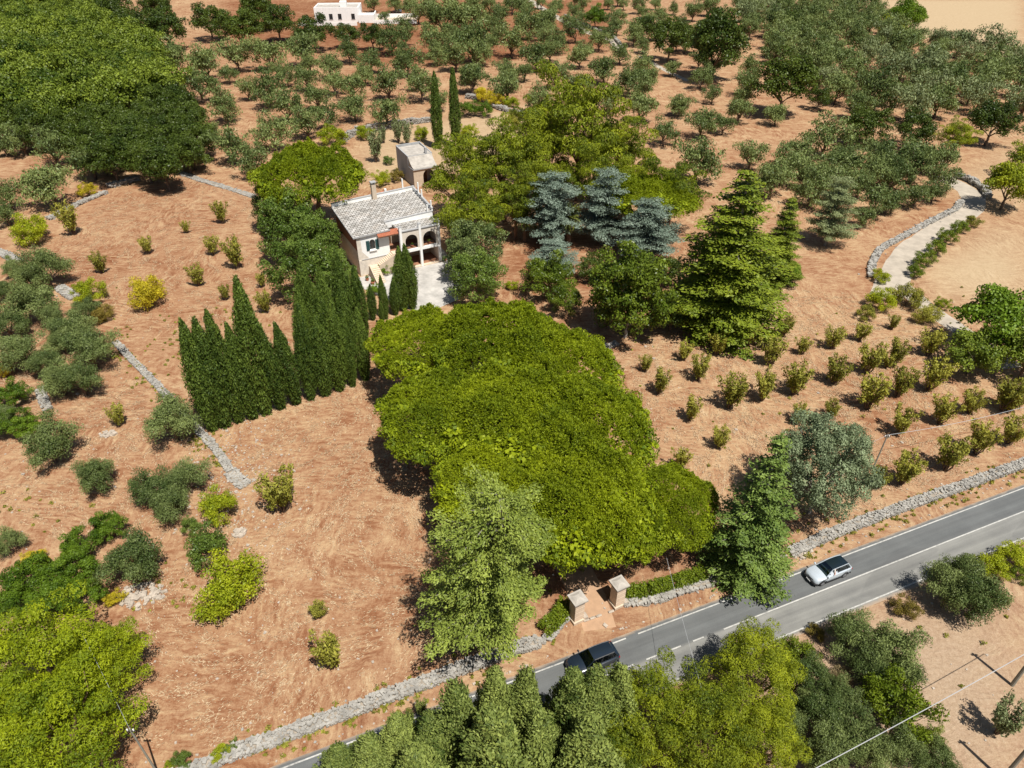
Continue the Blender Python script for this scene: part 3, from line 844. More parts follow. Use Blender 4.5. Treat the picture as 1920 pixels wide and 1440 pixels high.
def road_x(px, py):
    d = at(px, py) - rc
    return d.x * math.cos(ROAD_A) + d.y * math.sin(ROAD_A)
mark(0.0, 300, 0.0)
for x in np.arange(-2.2, -70, -2.45): mark(x - 1.15, x, 0.0)
gx0, gx1 = road_x(1140, 1208), road_x(1195, 1186)
mark(gx1, 300, 2.58); mark(-300, gx0 - 3.6, 2.58)
for k in range(2): mark(gx0 - 2.0 + 2.4 * k, gx0 - 0.6 + 2.4 * k, 2.58)
mark(-300, 300, -2.68)

def strip(name, pts, width, mat, z=0.012, label=None):
    """a path that follows ground points"""
    m = MB(); L = []; Rr = []
    g = [at(*q) for q in pts]
    dense = []
    for a, b in zip(g[:-1], g[1:]):
        k = max(2, int((b - a).length / 2.5))
        dense += [a.lerp(b, i / k) for i in range(k)]
    dense.append(g[-1])
    for _ in range(3):
        dense = [dense[0]] + [(dense[i - 1] + dense[i] * 2 + dense[i + 1]) / 4 for i in range(1, len(dense) - 1)] + [dense[-1]]
    for i, p in enumerate(dense):
        d = (dense[min(i + 1, len(dense) - 1)] - dense[max(i - 1, 0)]).normalized()
        nn = Vector((-d.y, d.x, 0)); w = width / 2 * random.uniform(0.9, 1.1)
        L.append(p + nn * w); Rr.append(p - nn * w)
    vs = [(p.x, p.y, z) for p in L] + [(p.x, p.y, z) for p in Rr]
    k = len(L)
    m.add(vs, [(i, k + i, k + i + 1, i + 1) for i in range(k - 1)])
    o = m.build(name, mat)
    return tag(o, label, kind='structure')

strip('farm_track', [(1660, 560), (1684, 505), (1700, 475), (1780, 416), (1830, 385), (1822, 360), (1795, 345), (1760, 330)], 5.0, 'track', 0.012, 'pale chalky farm track winding on the right')
strip('farm_track', [(1690, 535), (1720, 565), (1765, 595), (1810, 625), (1900, 690)], 3.2, 'track', 0.016, 'pale lane running from the track bend behind the oak')
strip('farm_track', [(985, -6), (1010, 12), (1050, 36), (1100, 60), (1150, 76), (1165, 98)], 4.0, 'track', 0.012, 'pale lane through the grove at the top')
strip('garden_path', [(805, 600), (900, 800), (1040, 1000), (1115, 1135), (1125, 1180)], 3.4, 'drive', 0.012, 'earth drive from the gate under the pines')
strip('garden_path', [(585, 560), (600, 600), (612, 640)], 2.2, 'yard', 0.012, 'pale path behind the cypress row')
strip('farm_track', [(1200, 105), (1240, 128), (1290, 152)], 2.2, 'track', 0.012, 'short pale lane between olives at upper right')

# ------------------------------------------------------------------ dry stone walls
def stone(mb, c, s, rnd):
    a = rnd.uniform(0, 6.28)
    ca, sa = math.cos(a), math.sin(a)
    vs = []
    for dz in (-.5, .5):
        for dx, dy in ((-.5, -.5), (.5, -.5), (.5, .5), (-.5, .5)):
            x = (dx + rnd.uniform(-.14, .14)) * s[0]; y = (dy + rnd.uniform(-.14, .14)) * s[1]
            vs.append((c[0] + x * ca - y * sa, c[1] + x * sa + y * ca, c[2] + (dz + rnd.uniform(-.14, .14)) * s[2]))
    mb.add(vs, [(0, 3, 2, 1), (4, 5, 6, 7), (0, 1, 5, 4), (1, 2, 6, 5), (2, 3, 7, 6), (3, 0, 4, 7)])

def dry_wall(pts, width, height, label, seed, size=0.34, mat='lime_stone', group=None, loose=0.5, world=False):
    rnd = random.Random(seed)
    g = [Vector(p) for p in pts] if world else [at(*q) for q in pts]
    e = empty('dry_stone_wall', g[0], 0, label, 'wall', group)
    core = MB(); st = MB()
    o0 = g[0]
    for a, b in zip(g[:-1], g[1:]):
        d = b - a; L = d.length; d.normalize(); nn = Vector((-d.y, d.x, 0))
        a = a - o0; b = b - o0
        w = width / 2 - 0.14; h = height * 0.6
        core.add([a + nn * w, a - nn * w, b - nn * w, b + nn * w] + [p + Vector((0, 0, h)) for p in (a + nn * w * .85, a - nn * w * .85, b - nn * w * .85, b + nn * w * .85)],
                 [(4, 5, 6, 7), (0, 1, 5, 4), (1, 2, 6, 5), (2, 3, 7, 6), (3, 0, 4, 7)])
        area = L * (width + height * 2)
        for i in range(int(area / (size * size * 0.62))):
            x = rnd.uniform(-0.1, L); q = rnd.random()
            ht = height * (0.84 + 0.16 * math.sin(x * 0.35 + seed) + 0.22 * math.sin(x * 0.93 + 2 * seed) * math.sin(x * 0.21 + seed))
            if q < width / (width + 2 * height):
                y = rnd.uniform(-.5, .5) * width * (1 + .25 * math.sin(x * .6 + seed)) + .12 * math.sin(x * .45); z = ht - 0.1 + rnd.uniform(-.06, .05)
            else:
                y = (width / 2) * rnd.choice((-1, 1)) * rnd.uniform(0.94, 1.05); z = rnd.uniform(0.05, ht)
            p = a + d * x + nn * y + Vector((0, 0, z))
            s = size * rnd.uniform(0.6, 1.35)
            stone(st, p, (s, s * rnd.uniform(.6, .9), s * rnd.uniform(.45, .75)), rnd)
        for i in range(int(L * loose)):
            p = a + d * rnd.uniform(0, L) + nn * rnd.choice((-1, 1)) * (width / 2 + abs(rnd.gauss(0, .5)))
            s = size * rnd.uniform(0.3, 0.9)
            stone(st, p + Vector((0, 0, s * .2)), (s, s * .8, s * .6), rnd)
    core.build('core', 'wall_core', e)
    st.build('stones', mat, e, kind='stuff')
    return e

dry_wall([(300, 1475), (440, 1415), (560, 1372), (720, 1312), (860, 1258), (960, 1222), (1010, 1206)], 1.0, 0.6, 'long pale dry stone wall between the left field and the road', 1, 0.23)
dry_wall([(1010, 1206), (1033, 1195), (1052, 1170), (1066, 1158)], 0.5, 0.45, 'short curved stone wall under the clipped hedge left of the gate', 2, 0.25)
dry_wall([(1172, 1132), (1215, 1130), (1240, 1124), (1270, 1112), (1330, 1095)], 0.6, 0.5, 'whitish stone wall below the clipped hedge right of the gate', 3, 0.3)
dry_wall([(1330, 1093), (1400, 1063), (1470, 1040)], 0.8, 0.45, 'overgrown stone wall in front of the conical cedar', 4, 0.3)
dry_wall([(1480, 1040), (1560, 1003), (1700, 950), (1800, 915), (1935, 866)], 0.95, 0.6, 'pale dry stone wall between the almond orchard and the road', 5, 0.23)
dry_wall([(216, 642), (250, 678), (300, 728), (330, 765), (372, 808), (410, 850), (432, 885)], 0.75, 0.35, 'low tumbled stone wall running down beside the cypress row', 6, 0.22)
dry_wall([(432, 885), (445, 900), (462, 912)], 1.3, 0.2, 'scattered end of a fallen stone wall in the field', 7, 0.22, loose=3)
dry_wall([(92, 412), (130, 392), (165, 376), (200, 362)], 1.0, 0.6, 'stone wall along the upper left edge of the dry field', 8, 0.34)
dry_wall([(205, 352), (240, 342), (262, 336)], 1.3, 1.0, 'stone wall in the shade below the oak wood', 9, 0.4)
dry_wall([(-10, 470), (15, 480), (35, 494)], 1.6, 0.4, 'pale stone heap wall at the left edge', 10, 0.3)
dry_wall([(330, 322), (375, 338), (430, 354), (478, 370)], 1.3, 0.22, 'low pale kerb of stones between dry field and olives', 11, 0.3)
dry_wall([(1632, 520), (1636, 492), (1650, 468), (1730, 424), (1790, 394), (1803, 378)], 0.9, 0.55, 'dry stone wall bordering the farm track on its left', 12, 0.36)
dry_wall([(1790, 332), (1815, 340), (1842, 356), (1852, 372)], 1.0, 1.1, 'stone wall round the outside of the track bend', 13, 0.4)
dry_wall([(640, 268), (668, 250), (705, 244), (740, 237), (808, 228)], 1.0, 1.7, 'grey terrace wall behind the small outbuilding', 14, 0.42)
dry_wall([(875, 184), (905, 188), (935, 205), (972, 216), (1000, 226), (1003, 246)], 1.2, 1.5, 'grey terrace wall below yellow shrubs beyond the cypresses', 15, 0.42)
dry_wall([(1060, 30), (1105, 52), (1150, 70), (1168, 92)], 0.8, 1.0, 'pale wall beside the lane at the top of the grove', 16, 0.45)
dry_wall([(1112, 640), (1140, 652), (1156, 645)], 0.8, 0.4, 'pale stones at the corner of the big pines and orchard', 17, 0.3)
dry_wall([(112, 540), (128, 552), (142, 560)], 1.5, 0.5, 'stone heap between olives and yellow shrub at left', 18, 0.34)
dry_wall([(75, 730), (82, 752), (90, 770)], 0.9, 0.35, 'short stone row under the left olives', 19, 0.3)

def rubble(px, py, r, label, seed, n=90, size=0.4):
    rnd = random.Random(seed); mb = MB()
    for i in range(n):
        a = rnd.uniform(0, 6.28); q = r * math.sqrt(rnd.random()); s = size * rnd.uniform(.3, 1.3) * (1.2 - .6 * q / r)
        stone(mb, (q * math.cos(a), q * math.sin(a) * 0.7, s * 0.22), (s, s * .8, s * .6), rnd)
    o = mb.build('rubble_heap', 'rubble'); o.location = at(px, py)
    tag(o, label, 'rubble')
rubble(265, 1118, 2.3, 'pale rubble heap beside the big yellow green bush', 1, 110, 0.5)
rubble(203, 815, 1.0, 'small pale rock outcrop in the field below the olives', 2, 40, 0.5)
rubble(447, 1000, 0.8, 'pale boulder at the edge of the field by the yellow bush', 3, 24, 0.6)
rubble(1500, 1035, 1.3, 'heap of fallen white stones beside the grey cypress trunk', 4, 60, 0.4)
def pebbles():
    rnd = random.Random(77); mb = MB()
    for i in range(1500):
        px, py = rnd.uniform(0, 1900), rnd.uniform(560, 1440)
        if i % 2: px, py = rnd.gauss(430, 60), rnd.gauss(900, 90)
        if i % 7 == 0: px = rnd.uniform(500, 1900); py = 1215 - (px - 1010) * 0.385 + 20 + abs(rnd.gauss(0, 14))
        p = at(px, py)
        d = p - rc
        if abs(-d.x * math.sin(ROAD_A) + d.y * math.cos(ROAD_A)) < 3.3: continue
        s = rnd.uniform(.06, .22) * (1.8 if rnd.random() < .08 else 1)
        stone(mb, (p.x, p.y, s * .15), (s, s * .8, s * .5), rnd)
    tag(mb.build('loose_stones', 'rubble'), 'pale loose stones scattered over the fields', kind='stuff')
pebbles()

# ------------------------------------------------------------------ the villa; local x along the front, y to the back
HA = math.radians(28.0)
ho = at(826.6, 490)
HO = Vector((ho.x - 7 * math.cos(HA), ho.y - 7 * math.sin(HA), 0))
villa = empty('villa', HO, HA, 'white and tan two storey villa with grey stone slab roof and arched loggia', 'house')
def rz_(x, y): return 7.25 + 0.1 * (y - 1.2) + 0.03 * (x + 7.4)
def part(name, mat, fn, parent=None, **kw):
    m = MB(); fn(m)
    return m.build(name, mat, parent if parent else villa, **kw)
poly_main = [(-7.4, 1.55), (-1.8, 1.55), (-1.8, 4.2), (7.7, 4.2), (7.7, 13.0), (-7.4, 13.0)]
part('wall', 'whitewash', lambda m: m.prism(poly_main, 0, lambda x, y: rz_(x, y) - 0.12))
part('side_wall', 'brick_red', lambda m: m.prism([(-7.47, 1.3), (-7.403, 1.3), (-7.403, 12.9), (-7.47, 12.9)], 4.6, lambda x, y: rz_(x, y) - 0.16))
part('side_wall', 'plaster_tan', lambda m: m.box(-7.46, -7.404, 1.3, 12.9, 0, 4.597))
def fw(m):
    m.arch(-7.4, -1.8, 4.4, 6.35, -5.25, -4.25, 5.75, 1.2, 1.547)
    m.box(-7.4, -1.8, 1.2, 1.547, 2.9, 4.397)
    m.prism([(-7.4, 1.2), (-1.8, 1.2), (-1.8, 1.547), (-7.4, 1.547)], 6.353, lambda x, y: rz_(x, y) - 0.12)
front = part('front_wall', 'whitewash', fw)
part('plinth', 'plaster_tan', lambda m: m.box(-7.43, -1.83, 1.12, 1.55, 0, 2.897))
part('corner_stone', 'plaster_tan', lambda m: m.add([(-7.44, 1.17, 2.9), (-5.5, 1.17, 2.9), (-6.7, 1.17, 4.4), (-6.75, 1.17, 7.1), (-7.44, 1.17, 7.08)], [(0, 1, 2, 3, 4)]))
part('ledge', 'grey_coping', lambda m: m.box(-6.9, -1.85, 1.06, 1.198, 2.9, 2.98))
win = part('window', 'dark_glass', lambda m: m.box(-5.3, -4.2, 1.50, 1.54, 4.3, 6.33))
part('window_frame', 'door_wood', lambda m: (m.box(-4.77, -4.73, 1.44, 1.50, 4.4, 6.25), m.box(-5.25, -5.19, 1.44, 1.50, 4.4, 5.8), m.box(-4.31, -4.25, 1.44, 1.50, 4.4, 5.8)), win)
part('sill', 'whitewash', lambda m: m.box(-5.4, -4.1, 0.98, 1.197, 4.22, 4.38), win)
for x0, x1 in ((-5.86, -5.28), (-4.22, -3.64)):
    sh = part('shutter', 'shutter', lambda m: m.box(x0, x1, 1.13, 1.185, 4.35, 6.15))
    def slats(m):
        for k in range(14): m.box(x0 + .06, x1 - .06, 1.105, 1.128, 4.45 + k * .12, 4.52 + k * .12)
    part('slat_row', 'shutter', slats, sh)
# loggia
LY0, LY1 = 0.0, 0.4
def lw(m):
    m.arch(0.22, 3.28, 3.5, 6.85, 0.75, 3.0, 5.05, LY0 + 0.05, LY1)
    m.arch(3.72, 6.78, 3.5, 6.85, 4.0, 6.45, 4.95, LY0 + 0.05, LY1)
part('arcade_wall', 'plaster_tan', lw)
for x in (0.0, 3.5, 7.0):
    c_ = part('column', 'whitewash', lambda m: m.box(x - 0.215, x + 0.215, LY0 - 0.06, LY1 + 0.05, 0, 7.85), bevel=0.02)
    part('column_cap', 'grey_coping', lambda m: m.box(x - 0.24, x + 0.24, LY0 - 0.09, LY1 + 0.08, 7.853, 7.93), c_)
for x0, x1 in ((0.22, 3.28), (3.72, 6.78)):
    part('balcony_beam', 'whitewash', lambda m: m.box(x0, x1, LY0 + 0.02, LY1, 3.02, 3.497))
    r_ = part('railing', 'iron', lambda m: m.box(x0 + .3, x1 - .2, 0.18, 0.22, 4.25, 4.30))
    for k in range(13):
        part('baluster', 'iron', lambda m: m.box(x0 + .4 + k * .2, x0 + .425 + k * .2, 0.19, 0.212, 3.5, 4.248), r_)
    part('front_step', 'stair_stone', lambda m: m.box(x0, x1, -0.28, 0.4, 0, 0.16))
part('loggia_floor', 'tile_floor', lambda m: m.box(-1.78, 7.0, 0.405, 4.195, 3.1, 3.45))
part('ground_floor', 'tile_floor', lambda m: m.box(0.0, 7.2, 0.41, 4.19, 0, 0.15))
part('loggia_side_wall', 'plaster_tan', lambda m: m.box(6.8, 7.2, 0.46, 4.195, 0, 6.85))
part('loggia_back', 'plaster_beige', lambda m: (m.box(-1.75, 6.79, 4.12, 4.197, 3.455, 6.65), m.box(0.1, 6.79, 4.12, 4.197, 0.155, 3.09)))
for x, z in ((1.4, 3.46), (4.9, 3.46), (1.6, 0.16), (5.0, 0.16), (-1.0, 3.46)):
    dr = part('door', 'door_wood', lambda m: m.box(x - .5, x + .5, 4.06, 4.118, z, z + 2.15))
    part('door_handle', 'iron', lambda m: m.box(x + .36, x + .4, 4.03, 4.058, z + 1.0, z + 1.14), dr)
part('landing_wall', 'whitewash', lambda m: m.box(-1.8, -1.62, 1.6, 4.118, 3.455, 6.6))
# roofs
def slab_roof(m, poly, zf, seed, sx=0.74, sy=0.5):
    rnd = random.Random(seed)
    xs_ = [p[0] for p in poly]; ys_ = [p[1] for p in poly]
    X, Y = [], []
    j = 0; y = min(ys_)
    while y < max(ys_) - 0.1:
        x = min(xs_) + (0.5 * sx if j % 2 else 0) - sx * 0.5
        while x < max(xs_):
            cx, cy = x + sx / 2, y + sy / 2
            if in_poly(np.array([cx]), np.array([cy]), poly)[0]:
                a, b = max(x + .07, min(xs_)), min(x + sx - .07, max(xs_))
                c_, d_ = y + .0, min(y + sy + .02, max(ys_))
                jj = rnd.uniform(-.02, .02)
                lift = rnd.uniform(0.06, 0.11)
                z = lambda xx, yy, t: zf(xx, yy) + t
                vs = [(a, c_, z(a, c_, lift - .05)), (b, c_ + jj, z(b, c_, lift - .05)), (b, d_, z(b, d_, -.02)), (a, d_, z(a, d_, -.02)),
                      (a, c_, z(a, c_, lift)), (b, c_ + jj, z(b, c_, lift + rnd.uniform(-.02, .02))), (b, d_, z(b, d_, .012)), (a, d_, z(a, d_, .012))]
                m.add(vs, [(0, 3, 2, 1), (4, 5, 6, 7), (0, 1, 5, 4), (1, 2, 6, 5), (2, 3, 7, 6), (3, 0, 4, 7)], min(1, max(0, rnd.gauss(.55, .28))))
            x += sx
        y += sy; j += 1
pm = [(-7.95, 0.95), (-1.5, 0.95), (-1.5, 3.95), (7.45, 3.95), (7.45, 12.85), (-7.95, 12.85)]
rf = part('roof', 'roof_under', lambda m: m.prism(pm, lambda x, y: rz_(x, y) - 0.115, rz_))
part('roof_slabs', 'slabs', lambda m: slab_roof(m, pm, rz_, 1), rf, kind='stuff')
part('eave_edge', 'grey_coping', lambda m: (m.prism([(-8.02, 0.88), (-1.45, 0.88), (-1.45, 0.947), (-8.02, 0.947)], lambda x, y: rz_(x, y) - .14, lambda x, y: rz_(x, y) + .1), m.prism([(-8.02, 0.95), (-7.955, 0.95), (-7.955, 12.9), (-8.02, 12.9)], lambda x, y: rz_(x, y) - .14, lambda x, y: rz_(x, y) + .08)), rf)
part('roof_step', 'whitewash', lambda m: m.prism([(-1.45, 3.7), (7.4, 3.7), (7.4, 3.947), (-1.45, 3.947)], 6.6, lambda x, y: rz_(x, y) + .02), rf)
part('roof_step_coping', 'grey_coping', lambda m: m.prism([(-1.47, 3.66), (7.42, 3.66), (7.42, 3.96), (-1.47, 3.96)], lambda x, y: rz_(x, y) + .023, lambda x, y: rz_(x, y) + .16), rf)
pt = [(0.0, 0.42), (6.95, 0.42), (6.95, 3.69), (0.0, 3.69)]
tzf = lambda x, y: 6.93 + 0.02 * y
tr_ = part('terrace_roof', 'roof_under', lambda m: m.prism([(-0.2, 0.06), (7.2, 0.06), (7.2, 3.69), (-0.2, 3.69)], 6.853, tzf))
part('terrace_slabs', 'slabs', lambda m: slab_roof(m, pt, tzf, 2), tr_, kind='stuff')
part('terrace_coping', 'grey_coping', lambda m: (m.box(0.22, 3.28, -0.08, 0.38, 6.97, 7.12), m.box(3.72, 6.78, -0.08, 0.38, 6.97, 7.12), m.box(6.97, 7.25, 0.46, 3.6, 6.97, 7.2)), tr_)
part('parapet', 'whitewash', lambda m: (m.prism([(-7.9, 12.853), (7.7, 12.853), (7.7, 13.1), (-7.9, 13.1)], lambda x, y: rz_(x, y) - .1, lambda x, y: rz_(x, y) + .55), m.prism([(7.453, 4.0), (7.7, 4.0), (7.7, 12.85), (7.453, 12.85)], lambda x, y: rz_(x, y) - .1, lambda x, y: rz_(x, y) + .45)))
part('parapet_coping', 'grey_coping', lambda m: (m.prism([(-7.98, 12.8), (7.78, 12.8), (7.78, 13.16), (-7.98, 13.16)], lambda x, y: rz_(x, y) + .553, lambda x, y: rz_(x, y) + .66), m.prism([(7.4, 3.95), (7.78, 3.95), (7.78, 12.79), (7.4, 12.79)], lambda x, y: rz_(x, y) + .453, lambda x, y: rz_(x, y) + .58)))
for x, y, h in ((5.6, 12.95, 1.9), (7.55, 10.2, 2.0), (7.55, 8.6, 1.4), (6.6, 3.83, 0.9), (7.55, 4.4, 1.2)):
    part('vent_post', 'whitewash', lambda m: m.box(x - .11, x + .11, y - .11, y + .11, rz_(x, y) + .1, rz_(x, y) + h + .5))
ch = part('chimney', 'plaster_beige', lambda m: m.box(-0.45, 0.35, 12.2, 12.95, rz_(0, 12.5), 11.3))
part('chimney_cap', 'grey_coping', lambda m: (m.box(-0.55, 0.45, 12.1, 13.05, 11.65, 11.8), m.box(-0.4, -0.25, 12.3, 12.85, 11.303, 11.647), m.box(0.15, 0.3, 12.3, 12.85, 11.303, 11.647)), ch)
c2 = part('chimney', 'whitewash', lambda m: m.box(2.3, 2.7, 13.6, 14.0, 6.0, 9.6))
part('rear_wall', 'plaster_beige', lambda m: m.box(0.8, 4.0, 13.11, 16.0, 0, 7.6))
def hip(m):
    x0, x1, y0, y1 = .5, 4.3, 13.17, 16.4
    m.add([(x0, y0, 7.62), (x1, y0, 7.62), (x1, y1, 7.62), (x0, y1, 7.62), (2.0, 14.6, 9.0), (2.8, 14.6, 9.0)], [(0, 1, 5, 4), (1, 2, 5), (2, 3, 4, 5), (3, 0, 4), (0, 3, 2, 1)])
part('rear_roof', 'terracotta', hip)
# tiled canopy over the entrance
def canopy(m):
    for k in range(17):
        x = -3.75 + k * 0.225
        pts = []
        for i in range(5):
            f = i / 4
            pts.append((x, 0.25 + f * 1.15, 6.75 + f * 0.5))
        m.tube(pts, 0.115, 6)
part('canopy', 'terracotta', canopy)
part('canopy_board', 'door_wood', lambda m: m.add([(-3.85, .2, 6.62), (0., .2, 6.62), (0., 1.19, 7.05), (-3.85, 1.19, 7.05), (-3.85, .2, 6.7), (0., .2, 6.7), (0., 1.19, 7.13), (-3.85, 1.19, 7.13)], [(0, 3, 2, 1), (4, 5, 6, 7), (0, 1, 5, 4), (1, 2, 6, 5), (3, 0, 4, 7)]))
# outside stairs: first flight towards the wall, then along it up to the landing
for k in range(9):
    z = 0.18 * (k + 1); y = -3.0 + 0.36 * k
    part('step', 'stair_stone', lambda m: m.box(-5.9, -4.4, y, y + 0.38, max(0, z - 0.5), z))
part('step', 'stair_stone', lambda m: m.box(-5.9, -4.3, 0.25, 1.1, 0, 1.66))
for k in range(10):
    z = 1.66 + 0.18 * (k + 1); x = -4.29 + 0.28 * k
    part('step', 'stair_stone', lambda m: m.box(x, x + 0.3, -0.15, 1.1, max(0, z - 0.6), z))
part('landing', 'stair_stone', lambda m: m.box(-1.47, -0.25, -0.15, 1.1, 3.0, 3.46))
def swall(m):
    m.add([(-6.05, -3.1, 0), (-5.92, -3.1, 0), (-5.92, 0.2, 0), (-6.05, 0.2, 0), (-6.05, -3.1, .5), (-5.92, -3.1, .5), (-5.92, 0.2, 2.1), (-6.05, 0.2, 2.1)], [(4, 5, 6, 7), (0, 1, 5, 4), (1, 2, 6, 5), (2, 3, 7, 6), (3, 0, 4, 7)])
    m.add([(-4.38, -.3, 0), (-0.3, -.3, 0), (-.3, -.17, 0), (-4.38, -.17, 0), (-4.38, -.3, 2.0), (-.3, -.3, 3.75), (-.3, -.17, 3.75), (-4.38, -.17, 2.0)], [(4, 5, 6, 7), (0, 1, 5, 4), (1, 2, 6, 5), (2, 3, 7, 6), (3, 0, 4, 7)])
part('stair_wall', 'plaster_beige', swall)

def house_pt(x, y, z=0):
    return Vector((HO.x + x * math.cos(HA) - y * math.sin(HA), HO.y + x * math.sin(HA) + y * math.cos(HA), z))
m = MB()
yp = [house_pt(*p) for p in ((-8.5, -3.5), (-6.2, -9), (-3, -16), (4.5, -14), (8.6, -6), (9.4, 6), (7.8, 6), (7.3, -0.3), (-8.4, 1.0))]
m.add([(p.x, p.y, 0.014) for p in yp], [tuple(range(len(yp)))])
tag(m.build('yard', 'yard'), 'pale paved yard in front of the villa', kind='structure')

def pot(p, label, s=1.0, plant_mat='broad'):
    e = empty('potted_plant', p, 0, label, 'plant pot')
    m = MB(); m.tube([(0, 0, 0), (0, 0, .3 * s), (0, 0, .34 * s), (0, 0, .4 * s)], [.16 * s, .25 * s, .29 * s, .29 * s], 12)
    m.build('pot', 'terracotta', e)
    L = Leaves(int(p.x * 100) % 9999 + 3); L.clump((0, 0, .62 * s), (.3 * s, .3 * s, .3 * s), 90, .12 * s, 1.8, .2, 1.05)
    me = L.mesh('foliage'); me.materials.append(M[plant_mat]); obj('foliage', me, e)
pot(house_pt(-6.6, -2.6), 'terracotta pot with plant left of the villa stairs foot', 1.3)
pot(house_pt(-7.0, -0.9), 'terracotta pot with plant by the villa front corner', 1.1)
pot(house_pt(7.75, -0.3), 'terracotta pot at the right hand loggia column', 1.1)
pot(house_pt(2.2, 0.9, 3.46), 'potted plant on the loggia floor behind the left arch', 0.9)
pot(house_pt(5.4, 0.85, 3.46), 'potted plant on the loggia floor behind the right arch', 0.9)

# ------------------------------------------------------------------ little outbuilding behind the villa
annex = empty('outbuilding', house_pt(16.3, 36.0), HA, 'small grey flat roofed outbuilding with arched porch behind the villa', 'building')
def ap(name, mat, fn, **kw):
    m = MB(); fn(m); return m.build(name, mat, annex, **kw)
ap('wall', 'concrete_grey', lambda m: m.box(0, 5.8, 3.0, 10.2, 0, 6.0))
ap('roof', 'concrete', lambda m: m.prism([(0.25, 3.2), (5.55, 3.2), (5.55, 9.95), (0.25, 9.95)], 6.003, lambda x, y: 6.05))
ap('parapet', 'concrete_grey', lambda m: (m.prism([(0, 9.95), (5.8, 9.95), (5.8, 10.2), (0, 10.2)], 6.003, 6.55), m.prism([(5.553, 3.0), (5.8, 3.0), (5.8, 9.947), (5.553, 9.947)], 6.003, lambda x, y: 6.1 + .06 * (y - 3)), m.prism([(0, 3.0), (0.247, 3.0), (0.247, 9.947), (0, 9.947)], 6.003, lambda x, y: 6.08 + .05 * (y - 3))))
def slope(m):
    n = 8
    for k in range(n):
        f0, f1 = k / n, (k + 1) / n
        y0, y1 = 2.99 - 3.1 * f0, 2.99 - 3.1 * f1
        z0, z1 = 4.15 + 1.8 * (1 - f0) ** 2, 4.15 + 1.8 * (1 - f1) ** 2
        m.add([(0.1, y0, z0), (5.7, y0, z0), (5.7, y1, z1), (0.1, y1, z1), (.1, y0, 3.9), (5.7, y0, 3.9), (5.7, y1, 3.9), (.1, y1, 3.9)], [(0, 3, 2, 1), (0, 4, 7, 3), (1, 2, 6, 5), (4, 5, 6, 7)] + ([(3, 7, 6, 2)] if k == n - 1 else []))
ap('porch_roof', 'concrete', slope)
ap('porch_front', 'plaster_beige', lambda m: m.arch(0, 5.8, 0, 3.897, 2.2, 4.8, 2.3, 0, .3))
for x_ in (0, 5.5): ap('porch_side', 'concrete_grey', lambda m: m.box(x_, x_ + .3, .303, 2.997, 0, 3.897))
ap('door', 'door_wood', lambda m: m.box(2.6, 4.2, 2.93, 2.995, .05, 2.6))
ap('porch_floor', 'tile_floor', lambda m: m.box(.303, 5.497, -1.0, 2.92, 0, .08))
ap('cornice', 'grey_coping', lambda m: m.box(-.06, 5.86, -.22, -.003, 3.85, 4.05))
ap('chimney', 'concrete_grey', lambda m: m.box(4.2, 4.7, 3.1, 3.6, 6.06, 7.3))

# ------------------------------------------------------------------ white house far behind
wv = at(690, 42)
wh = empty('white_house', (wv.x - 24, wv.y, 0), math.radians(4), 'long low white flat roofed house at the top of the picture', 'house')
def wp(name, mat, fn, parent=None):
    m = MB(); fn(m); return m.build(name, mat, parent if parent else wh)
wp('wall', 'whitewash', lambda m: m.box(0, 20, 0, 14, 0, 5.2))
wp('roof', 'concrete', lambda m: m.box(.5, 19.5, .5, 13.5, 5.203, 5.35))
wp('parapet', 'whitewash', lambda m: (m.box(0, 20, 0, .45, 5.203, 6.0), m.box(0, .45, .453, 14, 5.203, 6.0), m.box(19.55, 20, .453, 14, 5.203, 6.0), m.box(.453, 19.547, 13.55, 14, 5.203, 6.0)))
wp('roof_hut', 'whitewash', lambda m: m.box(11, 14, 6, 9, 5.36, 7.6))
for x in (2.5, 6.5, 10.5, 16.5):
    w_ = wp('window', 'dark_glass', lambda m: m.box(x, x + 1.6, -.03, -.002, 1.2, 3.4))
    wp('sill', 'grey_coping', lambda m: m.box(x - .1, x + 1.7, -.14, -.002, 1.05, 1.19), w_)
wp('side_terrace', 'whitewash', lambda m: m.box(20.003, 27, -3, 9, 0, 2.4))
wp('terrace_wall', 'whitewash', lambda m: (m.box(26.6, 27, -3, 9, 2.403, 3.3), m.box(20.2, 26.597, -3, -2.6, 2.403, 3.3)))
wp('forecourt', 'plaster_beige', lambda m: m.box(27.003, 46, -6, 10, 0, .12))
wp('boundary_wall', 'whitewash', lambda m: m.box(27.01, 46.4, 10.003, 10.4, 0, 1.7))
wp('boundary_wall', 'whitewash', lambda m: m.box(27.01, 46.4, -6.4, -6.003, 0, 1.6))
wp('boundary_wall', 'whitewash', lambda m: m.box(-6, 19.9, -9.5, -9.1, 0, 1.4))

